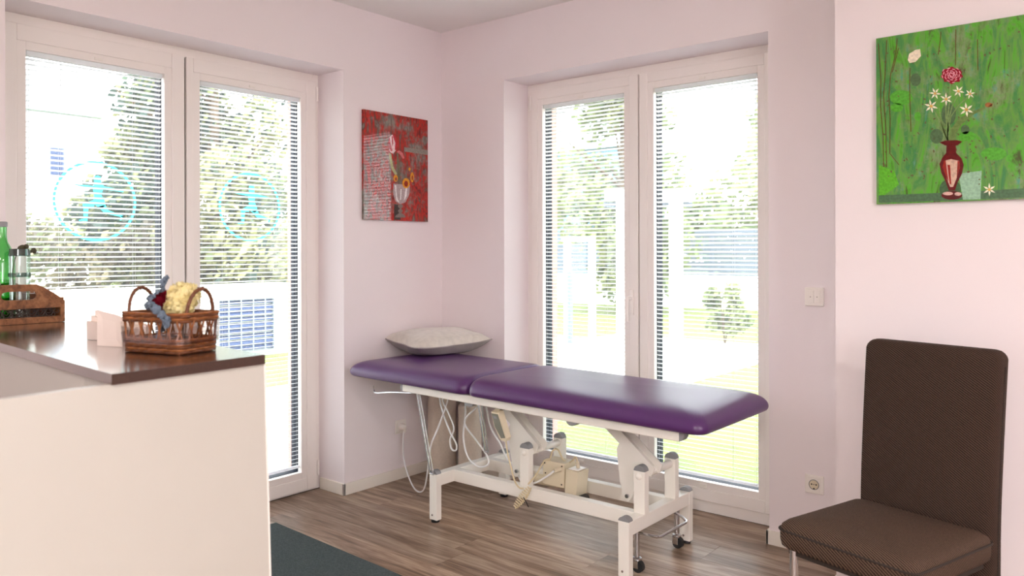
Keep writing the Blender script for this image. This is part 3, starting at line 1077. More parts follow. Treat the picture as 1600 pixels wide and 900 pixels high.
# ---------------------------------------------------------------- paintings
# red painting, left wall: u = world y, v = world z
RY0, RY1, RZ0_, RZ1_ = -0.624, -0.135, 1.480, 2.083
rp_ = thing('painting', 'upright red and grey painting of a tulip in a glass', 'painting', (0.015, (RY0 + RY1) / 2, RZ0_))
MB().box(0.004, 0.018, RY0, RY1, RZ0_, RZ1_, 0.0006).build('panel', paint_mat('red painting ground', ((0.35, (96, 84, 74)), (0.5, (122, 112, 102)), (0.58, (150, 142, 132)), (0.66, (128, 70, 60))), (
    (0.30, (66, 22, 20)), (0.40, (120, 30, 26)), (0.47, (196, 42, 34)), (0.52, (150, 44, 36)), (0.58, (100, 52, 44)), (0.66, (130, 112, 100))), (24, 1.0, 1.8)), rp_)
k_ = lambda px, py: (RY0 + (px - 37) / 476 * (RY1 - RY0), RZ1_ - (py - (52 + (px - 37) / 476 * 80)) / (815 - (px - 37) / 476 * 66) * (RZ1_ - RZ0_))
paintc = {}


def paint(rgb, name):
    m = paintc.get(rgb)
    if m is None:
        m = paintc[rgb] = mat(name, rgb, 0.05, noise=(120, 0.22))
    return m


def daub(root, polys, rgb, name, fn, axis, d, split=False):
    if split:
        for pl_ in polys:
            daub(root, [pl_], rgb, name, fn, axis, d)
        return
    mb = MB()
    for pl_ in polys:
        pts = [fn(*p) for p in pl_]
        mb.face([(d, u, v) if axis == 'x' else (u, d, v) for u, v in pts])
    return mb.build(name, paint(rgb, name), root)


def ell(cx, cy, rx, ry, n=14, a0=0.0, rot=0.0):
    out = []
    for k in range(n):
        a = 2 * PI * k / n + a0
        x, y = rx * math.cos(a), ry * math.sin(a)
        out.append((cx + x * math.cos(rot) - y * math.sin(rot), cy + x * math.sin(rot) + y * math.cos(rot)))
    return out


dl = 0.0183
daub(rp_, [[(330, 330), (512, 352), (512, 388), (330, 362)]], (140, 132, 122), 'painted_band', k_, 'x', dl)
daub(rp_, [[(214, 372), (232, 380), (246, 470), (276, 530), (262, 536), (236, 500), (222, 440)]], (176, 176, 130), 'painted_leaf', k_, 'x', dl)
daub(rp_, [[(272, 372), (284, 374), (300, 560), (290, 600), (278, 560)]], (110, 100, 76), 'painted_stem', k_, 'x', dl)
daub(rp_, [[(214, 262), (240, 236), (262, 246), (274, 300), (268, 352), (246, 380), (224, 366), (212, 320)]], (236, 206, 206), 'painted_tulip', k_, 'x', dl + .0002)
daub(rp_, [[(240, 236), (262, 246), (274, 300), (268, 352), (258, 350), (262, 300)], [(214, 262), (222, 258), (226, 300), (240, 356), (230, 366), (212, 320)], [(236, 250), (244, 250), (246, 300), (240, 330)]], (180, 40, 56), 'painted_stripes', k_, 'x', dl + .0004)
daub(rp_, [[(270, 364), (292, 354), (316, 372), (330, 412), (318, 416), (296, 384)]], (206, 110, 110), 'painted_petal', k_, 'x', dl + .0004)
daub(rp_, [ell(342, 596, 28, 38), ell(388, 552, 14, 38), ell(264, 560, 16, 26), ell(368, 492, 8, 12)], (226, 150, 40), 'painted_pansy', k_, 'x', dl + .0006, True)
daub(rp_, [ell(342, 600, 15, 22), ell(390, 556, 6, 18), ell(266, 566, 8, 13)], (150, 46, 26), 'painted_pansy_heart', k_, 'x', dl + .0008, True)
daub(rp_, [[(248, 600), (372, 610), (366, 680), (336, 738), (296, 752), (262, 730), (246, 680)]], (176, 158, 158), 'painted_glass_bowl', k_, 'x', dl + .0002)
daub(rp_, [[(256, 610), (268, 612), (274, 700), (290, 740), (268, 724)], [(340, 620), (352, 622), (346, 690), (326, 728)], [(300, 640), (308, 640), (304, 720), (296, 720)]], (232, 226, 226), 'painted_glints', k_, 'x', dl + .0004)
daub(rp_, [[(252, 752), (300, 760), (300, 870), (252, 864)]], (58, 48, 44), 'painted_dark_patch', k_, 'x', dl + .0001)
daub(rp_, [[(284, 752), (314, 752), (318, 770), (304, 784), (318, 800), (306, 816), (336, 838), (336, 850), (258, 850), (262, 838), (290, 816), (280, 800), (294, 784), (280, 770)]], (128, 112, 106), 'painted_glass_stem', k_, 'x', dl + .0005)

# green painting, right pier: coordinates from the crop (px in 697x900)
GX0, GX1, GZ0, GZ1 = 2.581, 3.180, 1.470, 2.075
YP = YC - 0.018
gp_ = thing('painting', 'green painting of a red vase with a carnation and white lilies', 'painting', ((GX0 + GX1) / 2, YC, GZ0))
MB().box(GX0, GX1, YP, YC - 0.004, GZ0, GZ1, 0.0006).build('panel', paint_mat('green painting ground', ((0.34, (76, 70, 40)), (0.45, (112, 140, 88)), (0.55, (128, 152, 104)), (0.64, (80, 150, 128))), (
    (0.30, (60, 50, 30)), (0.36, (74, 100, 44)), (0.43, (84, 172, 44)), (0.50, (100, 152, 70)), (0.56, (76, 140, 68)), (0.62, (60, 128, 66)), (0.72, (92, 152, 124))), (16, 1.0, 1.5)), gp_)
import numpy as _np
# photograph pixel -> picture plane (x, z)
_C = _np.array([3.3912, -3.4383, 1.3])
_fw = _np.array([-math.sin(.69011), math.cos(.69011), 0])
_rt = _np.array([math.cos(.69011), math.sin(.69011), 0])


def g_(px, py):
    X, Y = 1360 + px / 697 * 240, 20 + py / 900 * 310
    a, c_ = X - 800, Y - 393.76
    u, v = a - .00259 * c_, .00259 * a + c_
    d = _fw + _rt * u / 1235.31 - _np.array([0, 0, 1.]) * v / 1235.31
    t_ = (YP - _C[1]) / d[1]
    q = _C + t_ * d
    return (float(q[0]), float(q[2]))


d0 = YP - 0.0003
dd = lambda k: d0 - 0.0002 * k
daub(gp_, [[(38, 828), (240, 820), (240, 856), (38, 862)], [(440, 812), (697, 796), (697, 838), (440, 848)], [(240, 820), (440, 812), (440, 848), (240, 856)]], (76, 112, 78), 'painted_table', g_, 'y', dd(0))
daub(gp_, [[(38, 690), (110, 720), (130, 780), (60, 830), (38, 828)]], (92, 178, 40), 'painted_light_patch', g_, 'y', dd(0))
daub(gp_, [ell(362, 800, 50, 46)], (64, 100, 62), 'painted_shadow', g_, 'y', dd(1))
daub(gp_, [[(400, 730), (505, 716), (500, 846), (420, 848)]], (150, 190, 160), 'painted_window_reflection', g_, 'y', dd(1))  # reflection of a window, laid on the picture as a pale shape
daub(gp_, [ell(205, 304, 24, 30), ell(300, 560, 30, 34), ell(430, 530, 20, 22), ell(355, 460, 34, 50)], (78, 108, 70), 'painted_grey_blot', g_, 'y', dd(0), True)
daub(gp_, [ell(140, 385, 52, 34), ell(120, 430, 30, 20), ell(215, 470, 16, 20), ell(560, 640, 60, 30), ell(440, 560, 40, 22), ell(630, 660, 14, 18)], (84, 168, 50), 'painted_green_blot', g_, 'y', dd(0), True)
# twigs on the left
tw = []
for pts in ([(36, 140), (48, 300), (46, 420), (58, 560), (60, 700)], [(74, 124), (68, 260), (60, 380), (70, 520), (74, 700)],
            [(122, 116), (116, 180), (92, 280), (84, 380), (90, 480), (88, 640)], [(128, 160), (100, 270)], [(180, 250), (178, 340), (184, 540)], [(320, 86), (318, 120), (308, 190)], [(486, 120), (488, 260)], [(388, 76), (386, 240)], [(90, 640), (130, 690)]):
    for (xa, ya), (xb, yb) in zip(pts[:-1], pts[1:]):
        tw.append([(xa - 2, ya), (xa + 2, ya), (xb + 2, yb), (xb - 2, yb)])
daub(gp_, tw, (92, 70, 34), 'painted_twigs', g_, 'y', dd(2))
rr = random.Random(5)
spk = [(rr.uniform(60, 690), rr.uniform(70, 780)) for _ in range(110)]
daub(gp_, [ell(x_, y_, rr.uniform(3, 9), rr.uniform(2, 5), 7, 0, rr.uniform(0, 3)) for x_, y_ in spk if y_ > 150 - 0.15 * x_], (96, 92, 56), 'painted_specks', g_, 'y', dd(1.5))['kind'] = 'stuff'
daub(gp_, [[(170, 214), (176, 186), (206, 168), (226, 164), (230, 196), (206, 222), (178, 228)]], (234, 222, 196), 'painted_butterfly', g_, 'y', dd(3))
# stems and leaf
st_ = []
for pts in ([(362, 320), (360, 400), (350, 480), (356, 580)], [(290, 446), (320, 500), (346, 570)], [(312, 430), (322, 500), (350, 580)], [(342, 410), (344, 480), (352, 590)],
            [(400, 370), (372, 420), (352, 500), (350, 580)], [(440, 384), (400, 420), (366, 470), (352, 540)]):
    for (xa, ya), (xb, yb) in zip(pts[:-1], pts[1:]):
        st_.append([(xa - 2.5, ya), (xa + 2.5, ya), (xb + 3, yb), (xb - 3, yb)])
daub(gp_, st_, (120, 150, 88), 'painted_stems', g_, 'y', dd(3))
daub(gp_, [[(352, 592), (364, 530), (400, 480), (456, 450), (520, 426), (522, 434), (462, 466), (414, 508), (390, 550), (382, 594)]], (104, 132, 70), 'painted_leaf', g_, 'y', dd(4))
daub(gp_, [ell(536, 418, 16, 11), [(540, 420), (556, 410), (552, 428)]], (150, 98, 56), 'painted_snail', g_, 'y', dd(5))
# carnation
car = []
for (rx, ry, dx_, dy_) in ((48, 36, 0, 0),):
    car.append([(370 + (rx + 4 * math.sin(9 * a)) * math.cos(a), 284 + (ry + 4 * math.cos(8 * a)) * math.sin(a)) for a in [2 * PI * k / 40 for k in range(40)]])
daub(gp_, car, (138, 8, 34), 'painted_carnation', g_, 'y', dd(4))
pk = []
for k in range(34):
    a = k * 2.4
    r_ = 6 + k * 1.15
    pk.append(ell(370 + r_ * 1.1 * math.cos(a), 282 + r_ * .8 * math.sin(a), 8, 2.2, 8, 0, a + PI / 2))
daub(gp_, pk, (226, 150, 164), 'painted_petal_edges', g_, 'y', dd(5))['kind'] = 'stuff'
# lilies
for pass_ in (0, 1):
    pl_ = []
    for (cx_, cy_, rad, ph) in ((276, 424, 32, .3), (294, 366, 28, .1), (344, 392, 30, .5), (400, 356, 28, .2), (452, 368, 24, .8), (436, 440, 34, .4), (540, 802, 30, .5)):
        if pass_ == 0:
            for k in range(6):
                a = ph + k * PI / 3
                pl_.append([(cx_, cy_), (cx_ + rad * .5 * math.cos(a - .32), cy_ + rad * .5 * math.sin(a - .32)), (cx_ + rad * math.cos(a), cy_ + rad * math.sin(a)), (cx_ + rad * .5 * math.cos(a + .32), cy_ + rad * .5 * math.sin(a + .32))])
        else:
            pl_.append(ell(cx_, cy_, rad * .25, rad * .22, 9))
    daub(gp_, pl_, ((240, 234, 206), (216, 176, 90))[pass_], ('painted_lilies', 'painted_lily_hearts')[pass_], g_, 'y', dd(6 + pass_))
# vase
daub(gp_, [[(346, 600), (388, 600), (390, 636), (414, 660), (424, 690), (416, 730), (396, 770), (384, 806), (356, 806), (342, 766), (322, 726), (314, 686), (326, 658), (344, 636)],
           [(314, 588), (340, 580), (392, 578), (418, 584), (396, 602), (340, 602)]], (96, 8, 10), 'painted_vase', g_, 'y', dd(8))
daub(gp_, [[(334, 672), (366, 664), (404, 672), (408, 700), (392, 750), (376, 790), (362, 790), (344, 744), (328, 702)]], (206, 172, 150), 'painted_vase_glass', g_, 'y', dd(9))
daub(gp_, [[(350, 690), (362, 690), (368, 780), (360, 776)], [(334, 672), (342, 670), (356, 770), (344, 744), (328, 702)], [(396, 672), (404, 672), (408, 700), (392, 750)]], (150, 36, 26), 'painted_vase_ribs', g_, 'y', dd(10))
daub(gp_, [ell(370, 828, 48, 20)], (88, 10, 12), 'painted_vase_foot', g_, 'y', dd(8))
daub(gp_, [ell(352, 820, 24, 8), ell(398, 822, 16, 8)], (214, 176, 164), 'painted_foot_glints', g_, 'y', dd(9))

# ---------------------------------------------------------------- reception counter
CZ = 1.060
TH = 0.022
CA, CB = Vector((1.756, -2.374)), Vector((1.780, -2.735))
DA, DB = Vector((-0.985, 0.100)), Vector((-0.994, 0.070))
cnt = thing('reception_counter', 'white reception counter with a dark walnut worktop', 'counter', (1.6, -2.6, 0))
LA, LB = 1.55, 1.56
poly = [(CA.x, CA.y), (CA.x + DA.x * LA, CA.y + DA.y * LA), (CB.x + DB.x * LB, CB.y + DB.y * LB), (CB.x, CB.y)]
MB().prism(poly, 'z', CZ - TH, CZ).build('worktop', M['walnut'], cnt)
# edge bands
e1 = MB()
n1 = Vector((1, 0.066))
e1.quadstrip([[Vector((CA.x + o1, CA.y + 0.0005, z)) for o1, z in ((0, CZ - TH), (0.0015, CZ - TH), (0.0015, CZ - .0005), (0, CZ - .0005))],
              [Vector((CB.x + o1, CB.y, z)) for o1, z in ((0, CZ - TH), (0.0015, CZ - TH), (0.0015, CZ - .0005), (0, CZ - .0005))]])
e1.build('edge_band', M['wedge'], cnt)
# big front panel, leaning out a little towards the floor
fp = MB()
ZP = CZ - TH
ya, yb = CA.y + 0.004, -3.75
fx = lambda y: CA.x + (CA.y - y) * 0.066 - 0.006
lean = 0.028
fp.quadstrip([[Vector((fx(ya) - 0.022, ya - .002, ZP)), Vector((fx(ya), ya - .002, ZP)), Vector((fx(yb), yb, ZP)), Vector((fx(yb) - 0.022, yb, ZP))],
              [Vector((fx(ya) - 0.022, ya - .002 + lean, 0)), Vector((fx(ya), ya - .002 + lean, 0)), Vector((fx(yb), yb, 0)), Vector((fx(yb) - 0.022, yb, 0))]])
fp.build('front_panel', M['cabinet'], cnt)
fp = MB()
fp.quadstrip([[Vector((fx(ya) - 0.023, ya - .002, ZP)), Vector((fx(ya) + .0005, ya - .002, ZP)), Vector((fx(ya) + .0005, ya + .003, ZP)), Vector((fx(ya) - 0.023, ya + .003, ZP))],
              [Vector((fx(ya) - 0.023, ya - .002 + lean, 0)), Vector((fx(ya) + .0005, ya - .002 + lean, 0)), Vector((fx(ya) + .0005, ya + .003 + lean, 0)), Vector((fx(ya) - 0.023, ya + .003 + lean, 0))]])
fp.build('edge_strip', M['plastic'], cnt)
# carcass under the bar: the inner side panels, with one joint
for (t0, t1) in ((0.045, 0.20), (0.202, 1.53)):
    q = MB()
    P0, P1 = CB + DB * t0, CB + DB * t1
    q.quadstrip([[Vector((P0.x, P0.y + 0.016, 0)), Vector((P1.x, P1.y + 0.016, 0)), Vector((P1.x, P1.y + 0.034, 0)), Vector((P0.x, P0.y + 0.034, 0))],
                 [Vector((P0.x, P0.y + 0.016, ZP)), Vector((P1.x, P1.y + 0.016, ZP)), Vector((P1.x, P1.y + 0.034, ZP)), Vector((P0.x, P0.y + 0.034, ZP))]])
    q.build('side_panel', M['cabinet'], cnt)
q = MB()
P0, P1 = CA + DA * 0.03, CA + DA * 1.53
q.quadstrip([[Vector((P0.x, P0.y - 0.034, 0)), Vector((P1.x, P1.y - 0.034, 0)), Vector((P1.x, P1.y - 0.016, 0)), Vector((P0.x, P0.y - 0.016, 0))],
             [Vector((P0.x, P0.y - 0.034, ZP)), Vector((P1.x, P1.y - 0.034, ZP)), Vector((P1.x, P1.y - 0.016, ZP)), Vector((P0.x, P0.y - 0.016, ZP))]])
q.build('side_panel', M['cabinet'], cnt)

# --- wooden tray with a pierced front
TX = 0.420
tray = thing('serving_tray', 'wooden tray with handle cut-outs and dark carved fretwork on the counter', 'tray', (TX, -2.44, CZ))
ty0, ty1, td = -2.585, -2.300, 0.19
for xw in (TX, TX - td):
    side_ = MB()
    # front board: outline with a raised handle, hole left open, window for the fretwork
    def front(y0_, y1_, z0_, z1_):
        side_.box(xw - 0.012, xw, y0_, y1_, z0_, z1_)
    yc = (ty0 + ty1) / 2
    front(ty0, ty1, CZ + .001, CZ + 0.022)
    front(ty0, ty0 + 0.014, CZ + 0.022, CZ + 0.052)
    front(ty1 - 0.014, ty1, CZ + 0.022, CZ + 0.052)
    front(ty0, ty1, CZ + 0.052, CZ + 0.076)
    # handle arch with its opening
    n = 26
    outer, inner = [], []
    for k in range(n + 1):
        s_ = -1 + 2 * k / n
        y_ = yc + s_ * 0.139
        ho = 0.010 + 0.048 * max(0.0, 1 - max(0, (abs(s_) - 0.36) / 0.56) ** 1.3) if abs(s_) < 0.92 else 0.010
        outer.append((y_, CZ + 0.076 + ho))
    yi = lambda k: yc + (-1 + 2 * k / n) * 0.054
    hole_lo = [(yi(k), CZ + 0.0965 - 0.0145 * math.sqrt(max(0, 1 - (-1 + 2 * k / n) ** 8))) for k in range(n + 1)]
    hole_hi = [(yi(k), CZ + 0.0965 + 0.0145 * math.sqrt(max(0, 1 - (-1 + 2 * k / n) ** 8))) for k in range(n + 1)]
    def oz(y):
        s_ = max(-1, min(1, (y - yc) / 0.139))
        return CZ + 0.076 + (0.010 + 0.048 * max(0.0, 1 - max(0, (abs(s_) - 0.36) / 0.56) ** 1.3) if abs(s_) < 0.92 else 0.010)
    ys = sorted([p[0] for p in outer] + [p[0] for p in hole_lo])
    for a, c in zip(ys[:-1], ys[1:]):
        if c - a < 1e-5:
            continue
        m_ = (a + c) / 2
        za, zc = oz(a), oz(c)
        if abs(m_ - yc) < 0.054:
            def hz(y, sgn):
                return CZ + 0.0965 + sgn * 0.0145 * math.sqrt(max(0, 1 - ((y - yc) / 0.054) ** 8))
            side_.prism([(a, CZ + .0755), (c, CZ + .0755), (c, hz(c, -1)), (a, hz(a, -1))], 'x', xw - 0.012, xw)
            side_.prism([(a, hz(a, 1)), (c, hz(c, 1)), (c, zc), (a, za)], 'x', xw - 0.012, xw)
        else:
            side_.prism([(a, CZ + .0755), (c, CZ + .0755), (c, zc), (a, za)], 'x', xw - 0.012, xw)
    sb = side_.build('handle_board', M['tray'], tray)
    fr_ = MB()
    y_ = ty0 + 0.028
    while y_ < ty1 - 0.016:
        for (dy_, dz_, r_) in ((0, 0.037, 0.0125), (0.013, 0.028, 0.0055), (0.013, 0.046, 0.0055)):
            cy_ = y_ + dy_
            if cy_ + r_ > ty1 - 0.012:
                continue
            fr_.tube([(xw - 0.006, cy_ + r_ * math.cos(k * PI / 6), CZ + dz_ + r_ * math.sin(k * PI / 6)) for k in range(12)], 0.0019, 5, closed=True)
        fr_.tube(bez([(xw - .006, y_ - .010, CZ + .037), (xw - .006, y_, CZ + .033), (xw - .006, y_ + .006, CZ + .040), (xw - .006, y_, CZ + .044)], 4), 0.0018, 5)
        y_ += 0.026
    fr_.build('fretwork', M['fret'], sb, label='dark carved fretwork strip')
for y_ in (ty0, ty1 - 0.012):
    MB().box(TX - td, TX - 0.012, y_, y_ + 0.012, CZ + .001, CZ + 0.082).build('end_board', M['tray'], tray)
MB().box(TX - td, TX - 0.012, ty0 + .012, ty1 - .012, CZ + .001, CZ + 0.008).build('bottom', M['tray'], tray)

# --- bottle, tumbler, twig in the tray
bz = CZ + 0.009
bo = thing('bottle', 'green glass bottle standing at the window end of the tray', 'bottle', (0.300, -2.456, bz))
bx_, by_ = 0.300, -2.456
MB().lathe([(0.001, bz), (0.038, bz), (0.040, bz + .008), (0.040, bz + 0.19), (0.038, bz + 0.215), (0.030, bz + 0.245), (0.018, bz + 0.270), (0.0145, bz + 0.29), (0.0145, bz + 0.325)], bx_, by_, 28, True).build('glass_body', M['greeng'], bo, smooth=True)
MB().lathe([(0.0145, bz + 0.322), (0.017, bz + 0.324), (0.017, bz + 0.338), (0.0145, bz + 0.340)], bx_, by_, 20).build('lip', M['cap'], bo, smooth=True)
MB().lathe([(0.001, bz + .004), (0.0385, bz + .006), (0.0385, bz + 0.14), (0.001, bz + 0.14)], bx_, by_, 24).build('drink', M['greeng'], bo, smooth=True)
tu = thing('tumbler', 'clear glass tumbler with a teal rim beside the green bottle', 'glass', (0.370, -2.425, bz))
MB().lathe([(0.001, bz + .001), (0.028, bz), (0.029, bz + .01), (0.0325, bz + 0.225)], 0.370, -2.425, 28, True).build('glass_body', M['clearg'], tu, smooth=True)
MB().lathe([(0.0325, bz + 0.222), (0.0335, bz + 0.224), (0.0300, bz + 0.246), (0.026, bz + 0.246), (0.028, bz + 0.224)], 0.370, -2.425, 28, True).build('rim', M['tealrim'], tu, smooth=True)
MB().lathe([(0.0332, bz + 0.150), (0.0337, bz + 0.152), (0.0337, bz + 0.162), (0.0334, bz + 0.164)], 0.370, -2.425, 28, True).build('band', M['tealrim'], tu, smooth=True)
tg = thing('eucalyptus_twig', 'thin twig with dark round leaves standing out of the tumbler', 'twig', (0.370, -2.425, bz + .01))
MB().tube(bez([(0.370, -2.427, bz + .006), (0.366, -2.446, bz + .15), (0.352, -2.425, bz + .232), (0.335, -2.395, bz + .244), (0.325, -2.372, bz + .234), (0.315, -2.355, bz + .232)], 6), 0.0014, 5).build('stem', M['twig'], tg, smooth=True)
for (x_, y_, z_, r_, t1_, t2_) in ((0.356, -2.432, .236, .013, .6, .2), (0.345, -2.413, .252, .015, .5, -.3), (0.338, -2.402, .246, .014, .3, .5), (0.333, -2.392, .254, .011, .7, .1), (0.325, -2.376, .236, .015, .4, -.4), (0.318, -2.362, .240, .011, .5, .5), (0.315, -2.352, .232, .010, .6, -.6)):
    t = bmesh.new()
    bmesh.ops.create_uvsphere(t, u_segments=10, v_segments=6, radius=r_)
    lf = MB()
    lf.merge(t, Matrix.Translation((x_, y_, bz + z_)) @ Euler((t1_, 0.8 + t2_, t2_)).to_matrix().to_4x4() @ Matrix.Diagonal((1, 0.82, 0.14, 1)))
    lf.build('leaf', M['olive'], tg, smooth=True)
sn = thing('snack_box', 'small brown box inside the wooden tray', 'box', (0.30, -2.35, CZ + .009))
MB().box(0.275, 0.325, -2.385, -2.325, CZ + .009, CZ + .098, 0.002).build('carton', M['wickerdark'], sn)
MB().box(0.274, 0.326, -2.386, -2.324, CZ + .06, CZ + .075).build('band', M['wicker'], sn)

# --- wicker basket
bk = thing('wicker_basket', 'brown wicker basket with two loop handles full of dried flowers', 'basket', (1.50, -2.49, CZ))
BO = Vector((1.515, -2.478, CZ))
BU = Vector((0.968, 0.250, 0)).normalized()
BV = Vector((-0.250, 0.968, 0)).normalized()
BL, BD, BHt = 0.188, 0.120, 0.098


def bk_pt(u, v, z):
    return BO + BU * u + BV * v + Vector((0, 0, z))


def bring(z, n=64, ph=0, amp=0.0, fr=0.0):
    s_ = 1.0 + 0.07 * z / BHt
    per = rrect(-BL / 2 * s_, BL / 2 * s_, -BD / 2 * s_, BD / 2 * s_, 0.022, 6)
    # resample evenly
    L, acc = [0], 0
    for i in range(len(per)):
        a, c = Vector(per[i]), Vector(per[(i + 1) % len(per)])
        acc += (c - a).length
        L.append(acc)
    out = []
    for k in range(n):
        s = (k + ph) / n * acc
        for i in range(len(per)):
            if L[i] <= s % acc <= L[i + 1]:
                a, c = Vector(per[i]), Vector(per[(i + 1) % len(per)])
                f_ = ((s % acc) - L[i]) / max(1e-9, L[i + 1] - L[i])
                p = a.lerp(c, f_)
                nn = Vector((c.y - a.y, -(c.x - a.x))).normalized()
                p = p + nn * amp * math.sin(fr * k)
                out.append(bk_pt(p.x, p.y, z))
                break
    return out


MB().box(-BL / 2 + .004, BL / 2 - .004, -BD / 2 + .004, BD / 2 - .004, 0.001, 0.006, mtx=Matrix.Translation(BO) @ Matrix.Rotation(math.atan2(BU.y, BU.x), 4, 'Z')).build('bottom', M['wickerdark'], bk)
for k in range(6):
    MB().tube(bring(0.005 + k * 0.0058, 96, 0, 0.0022 * (1 if k % 2 else -1), 2 * PI / 6), 0.0032, 6, closed=True).build('base_weave', M['wicker'] if k % 2 else M['wickerdark'], bk, smooth=True)
for k in range(4):
    MB().tube(bring(0.078 + k * 0.0058, 96, 0, 0.0024 * (1 if k % 2 else -1), 2 * PI / 6), 0.0036, 6, closed=True).build('rim_weave', M['wicker'] if k % 2 else M['wickerdark'], bk, smooth=True)
b0, b1 = bring(0.03, 40), bring(0.082, 40)
for k in range(40):
    j = (k + (1 if k % 2 else -1)) % 40
    MB().tube([b0[k], (b0[k] + b1[j]) / 2, b1[j]], 0.0026, 6).build('stake', M['wicker'], bk, smooth=True)
for sgn in (-1, 1):
    pts = []
    for k in range(17):
        a = PI * k / 16
        pts.append(bk_pt(sgn * (BL / 2 + 0.002) + sgn * 0.006 * math.sin(a), -0.040 * math.cos(a), 0.092 + 0.062 * math.sin(a)))
    hh = MB().tube(pts, 0.0042, 8)
    tw_ = []
    for k in range(49):
        a = PI * k / 48
        base_ = bk_pt(sgn * (BL / 2 + 0.002) + sgn * 0.006 * math.sin(a), -0.040 * math.cos(a), 0.092 + 0.062 * math.sin(a))
        tw_.append(base_ + BU * 0.0045 * math.cos(k * 1.3) + Vector((0, 0, 0.0045)) * math.sin(k * 1.3))
    hh.tube(tw_, 0.0022, 5)
    hh.build('loop_handle', M['wickerdark'], bk, smooth=True)
# cellophane sleeve round the basket
ce = MB()
r0, r1 = bring(0.024, 64), bring(0.082, 64)
ctr = bk_pt(0, 0, 0)
ra, rb = [], []
for k in range(64):
    oa = (r0[k] - ctr).normalized() * 0.009
    ob = (r1[k] - ctr).normalized() * 0.009
    oa.z = ob.z = 0
    ra.append(r0[k] + oa)
    rb.append(r1[k] + ob + Vector((0, 0, -0.018 + 0.020 * math.sin(k / 64 * 2 * PI * 1.0 + 0.8))))
ce.quadstrip([ra, rb], cap0=False, cap1=False)
ce.build('cellophane', M['cello'], bk, smooth=True, label='clear cellophane sleeve')


def petal_ball(mb, c, r, n, sz, rnd_, flat=1.0):
    for _ in range(n):
        d_ = Vector((rnd_.gauss(0, 1), rnd_.gauss(0, 1), rnd_.gauss(0, 1))).normalized()
        p = Vector(c) + Vector((d_.x * r, d_.y * r, d_.z * r * flat)) * rnd_.uniform(0.72, 1.02)
        u = d_.orthogonal().normalized()
        u = (Matrix.Rotation(rnd_.uniform(0, 6.28), 3, d_) @ u)
        w_ = d_.cross(u)
        tip = d_ * sz * rnd_.uniform(0.1, 0.6)
        s_ = sz * rnd_.uniform(0.7, 1.2)
        mb.face([p - u * s_ * .15, p + w_ * s_ * .45 + u * s_ * .4 + tip * .5, p + u * s_ + tip, p - w_ * s_ * .45 + u * s_ * .4 + tip * .5])


rn = random.Random(11)
hy = thing('dried_hydrangea', 'large cream yellow dried flower head in the basket', 'flower', bk_pt(0.042, 0.0, 0.10))
fb = MB()
petal_ball(fb, bk_pt(0.040, 0.004, 0.135), 0.036, 800, 0.012, rn, 0.85)
petal_ball(fb, bk_pt(0.046, -0.016, 0.108), 0.030, 400, 0.012, rn, 0.9)
fb.build('bloom', M['hydr'], hy, smooth=False)
MB().tube([bk_pt(0.04, 0, 0.01), bk_pt(0.042, 0, 0.12)], 0.003, 6).build('stem', M['twig'], hy)
rd = thing('dried_rose', 'dark red dried bloom beside the yellow flower head', 'flower', bk_pt(-0.012, 0.0, 0.09))
fb = MB()
petal_ball(fb, bk_pt(-0.016, 0.002, 0.120), 0.025, 260, 0.014, rn, 0.9)
fb.sphere(bk_pt(-0.016, 0.002, 0.118), 0.017)
fb.build('bloom', M['redfl'], rd)
MB().tube([bk_pt(-0.012, 0, 0.01), bk_pt(-0.014, 0, 0.11)], 0.003, 6).build('stem', M['twig'], rd)


def sprig(label, pts, rads, cat='twig'):
    e = thing('dried_sprig', label, cat, pts[0])
    path = bez(pts, 6)
    MB().tube(path, 0.0016, 5).build('stem', M['twig'], e)
    lf = MB()
    for i, p in enumerate(path):
        rr_ = rads * (1 - 0.35 * i / len(path)) * (0.9 + 0.3 * rn.random())
        for s_ in range(3):
            a = rn.uniform(0, 6.28)
            t = bmesh.new()
            bmesh.ops.create_uvsphere(t, u_segments=8, v_segments=5, radius=rr_)
            lf.merge(t, Matrix.Translation(p + Vector((math.cos(a), math.sin(a), rn.uniform(-.5, .8))) * rr_ * .7) @ Euler((rn.uniform(0, 3), rn.uniform(0, 3), a)).to_matrix().to_4x4() @ Matrix.Diagonal((1, .8, .3, 1)))
    lf.build('leaves', M['euca'], e, smooth=True)


sprig('blue grey dried sprig hanging over the front rim of the basket', [bk_pt(-0.075, 0.010, 0.128), bk_pt(-0.045, -0.020, 0.118), bk_pt(-0.005, -0.055, 0.110), bk_pt(0.035, -0.072, 0.104), bk_pt(0.062, -0.078, 0.092), bk_pt(0.080, -0.080, 0.072)], 0.0105)
sprig('blue grey dried sprig standing up at the left of the basket', [bk_pt(-0.05, 0.01, 0.02), bk_pt(-0.052, 0.012, 0.10), bk_pt(-0.050, 0.016, 0.14), bk_pt(-0.046, 0.018, 0.168), bk_pt(-0.034, 0.018, 0.180)], 0.0075)

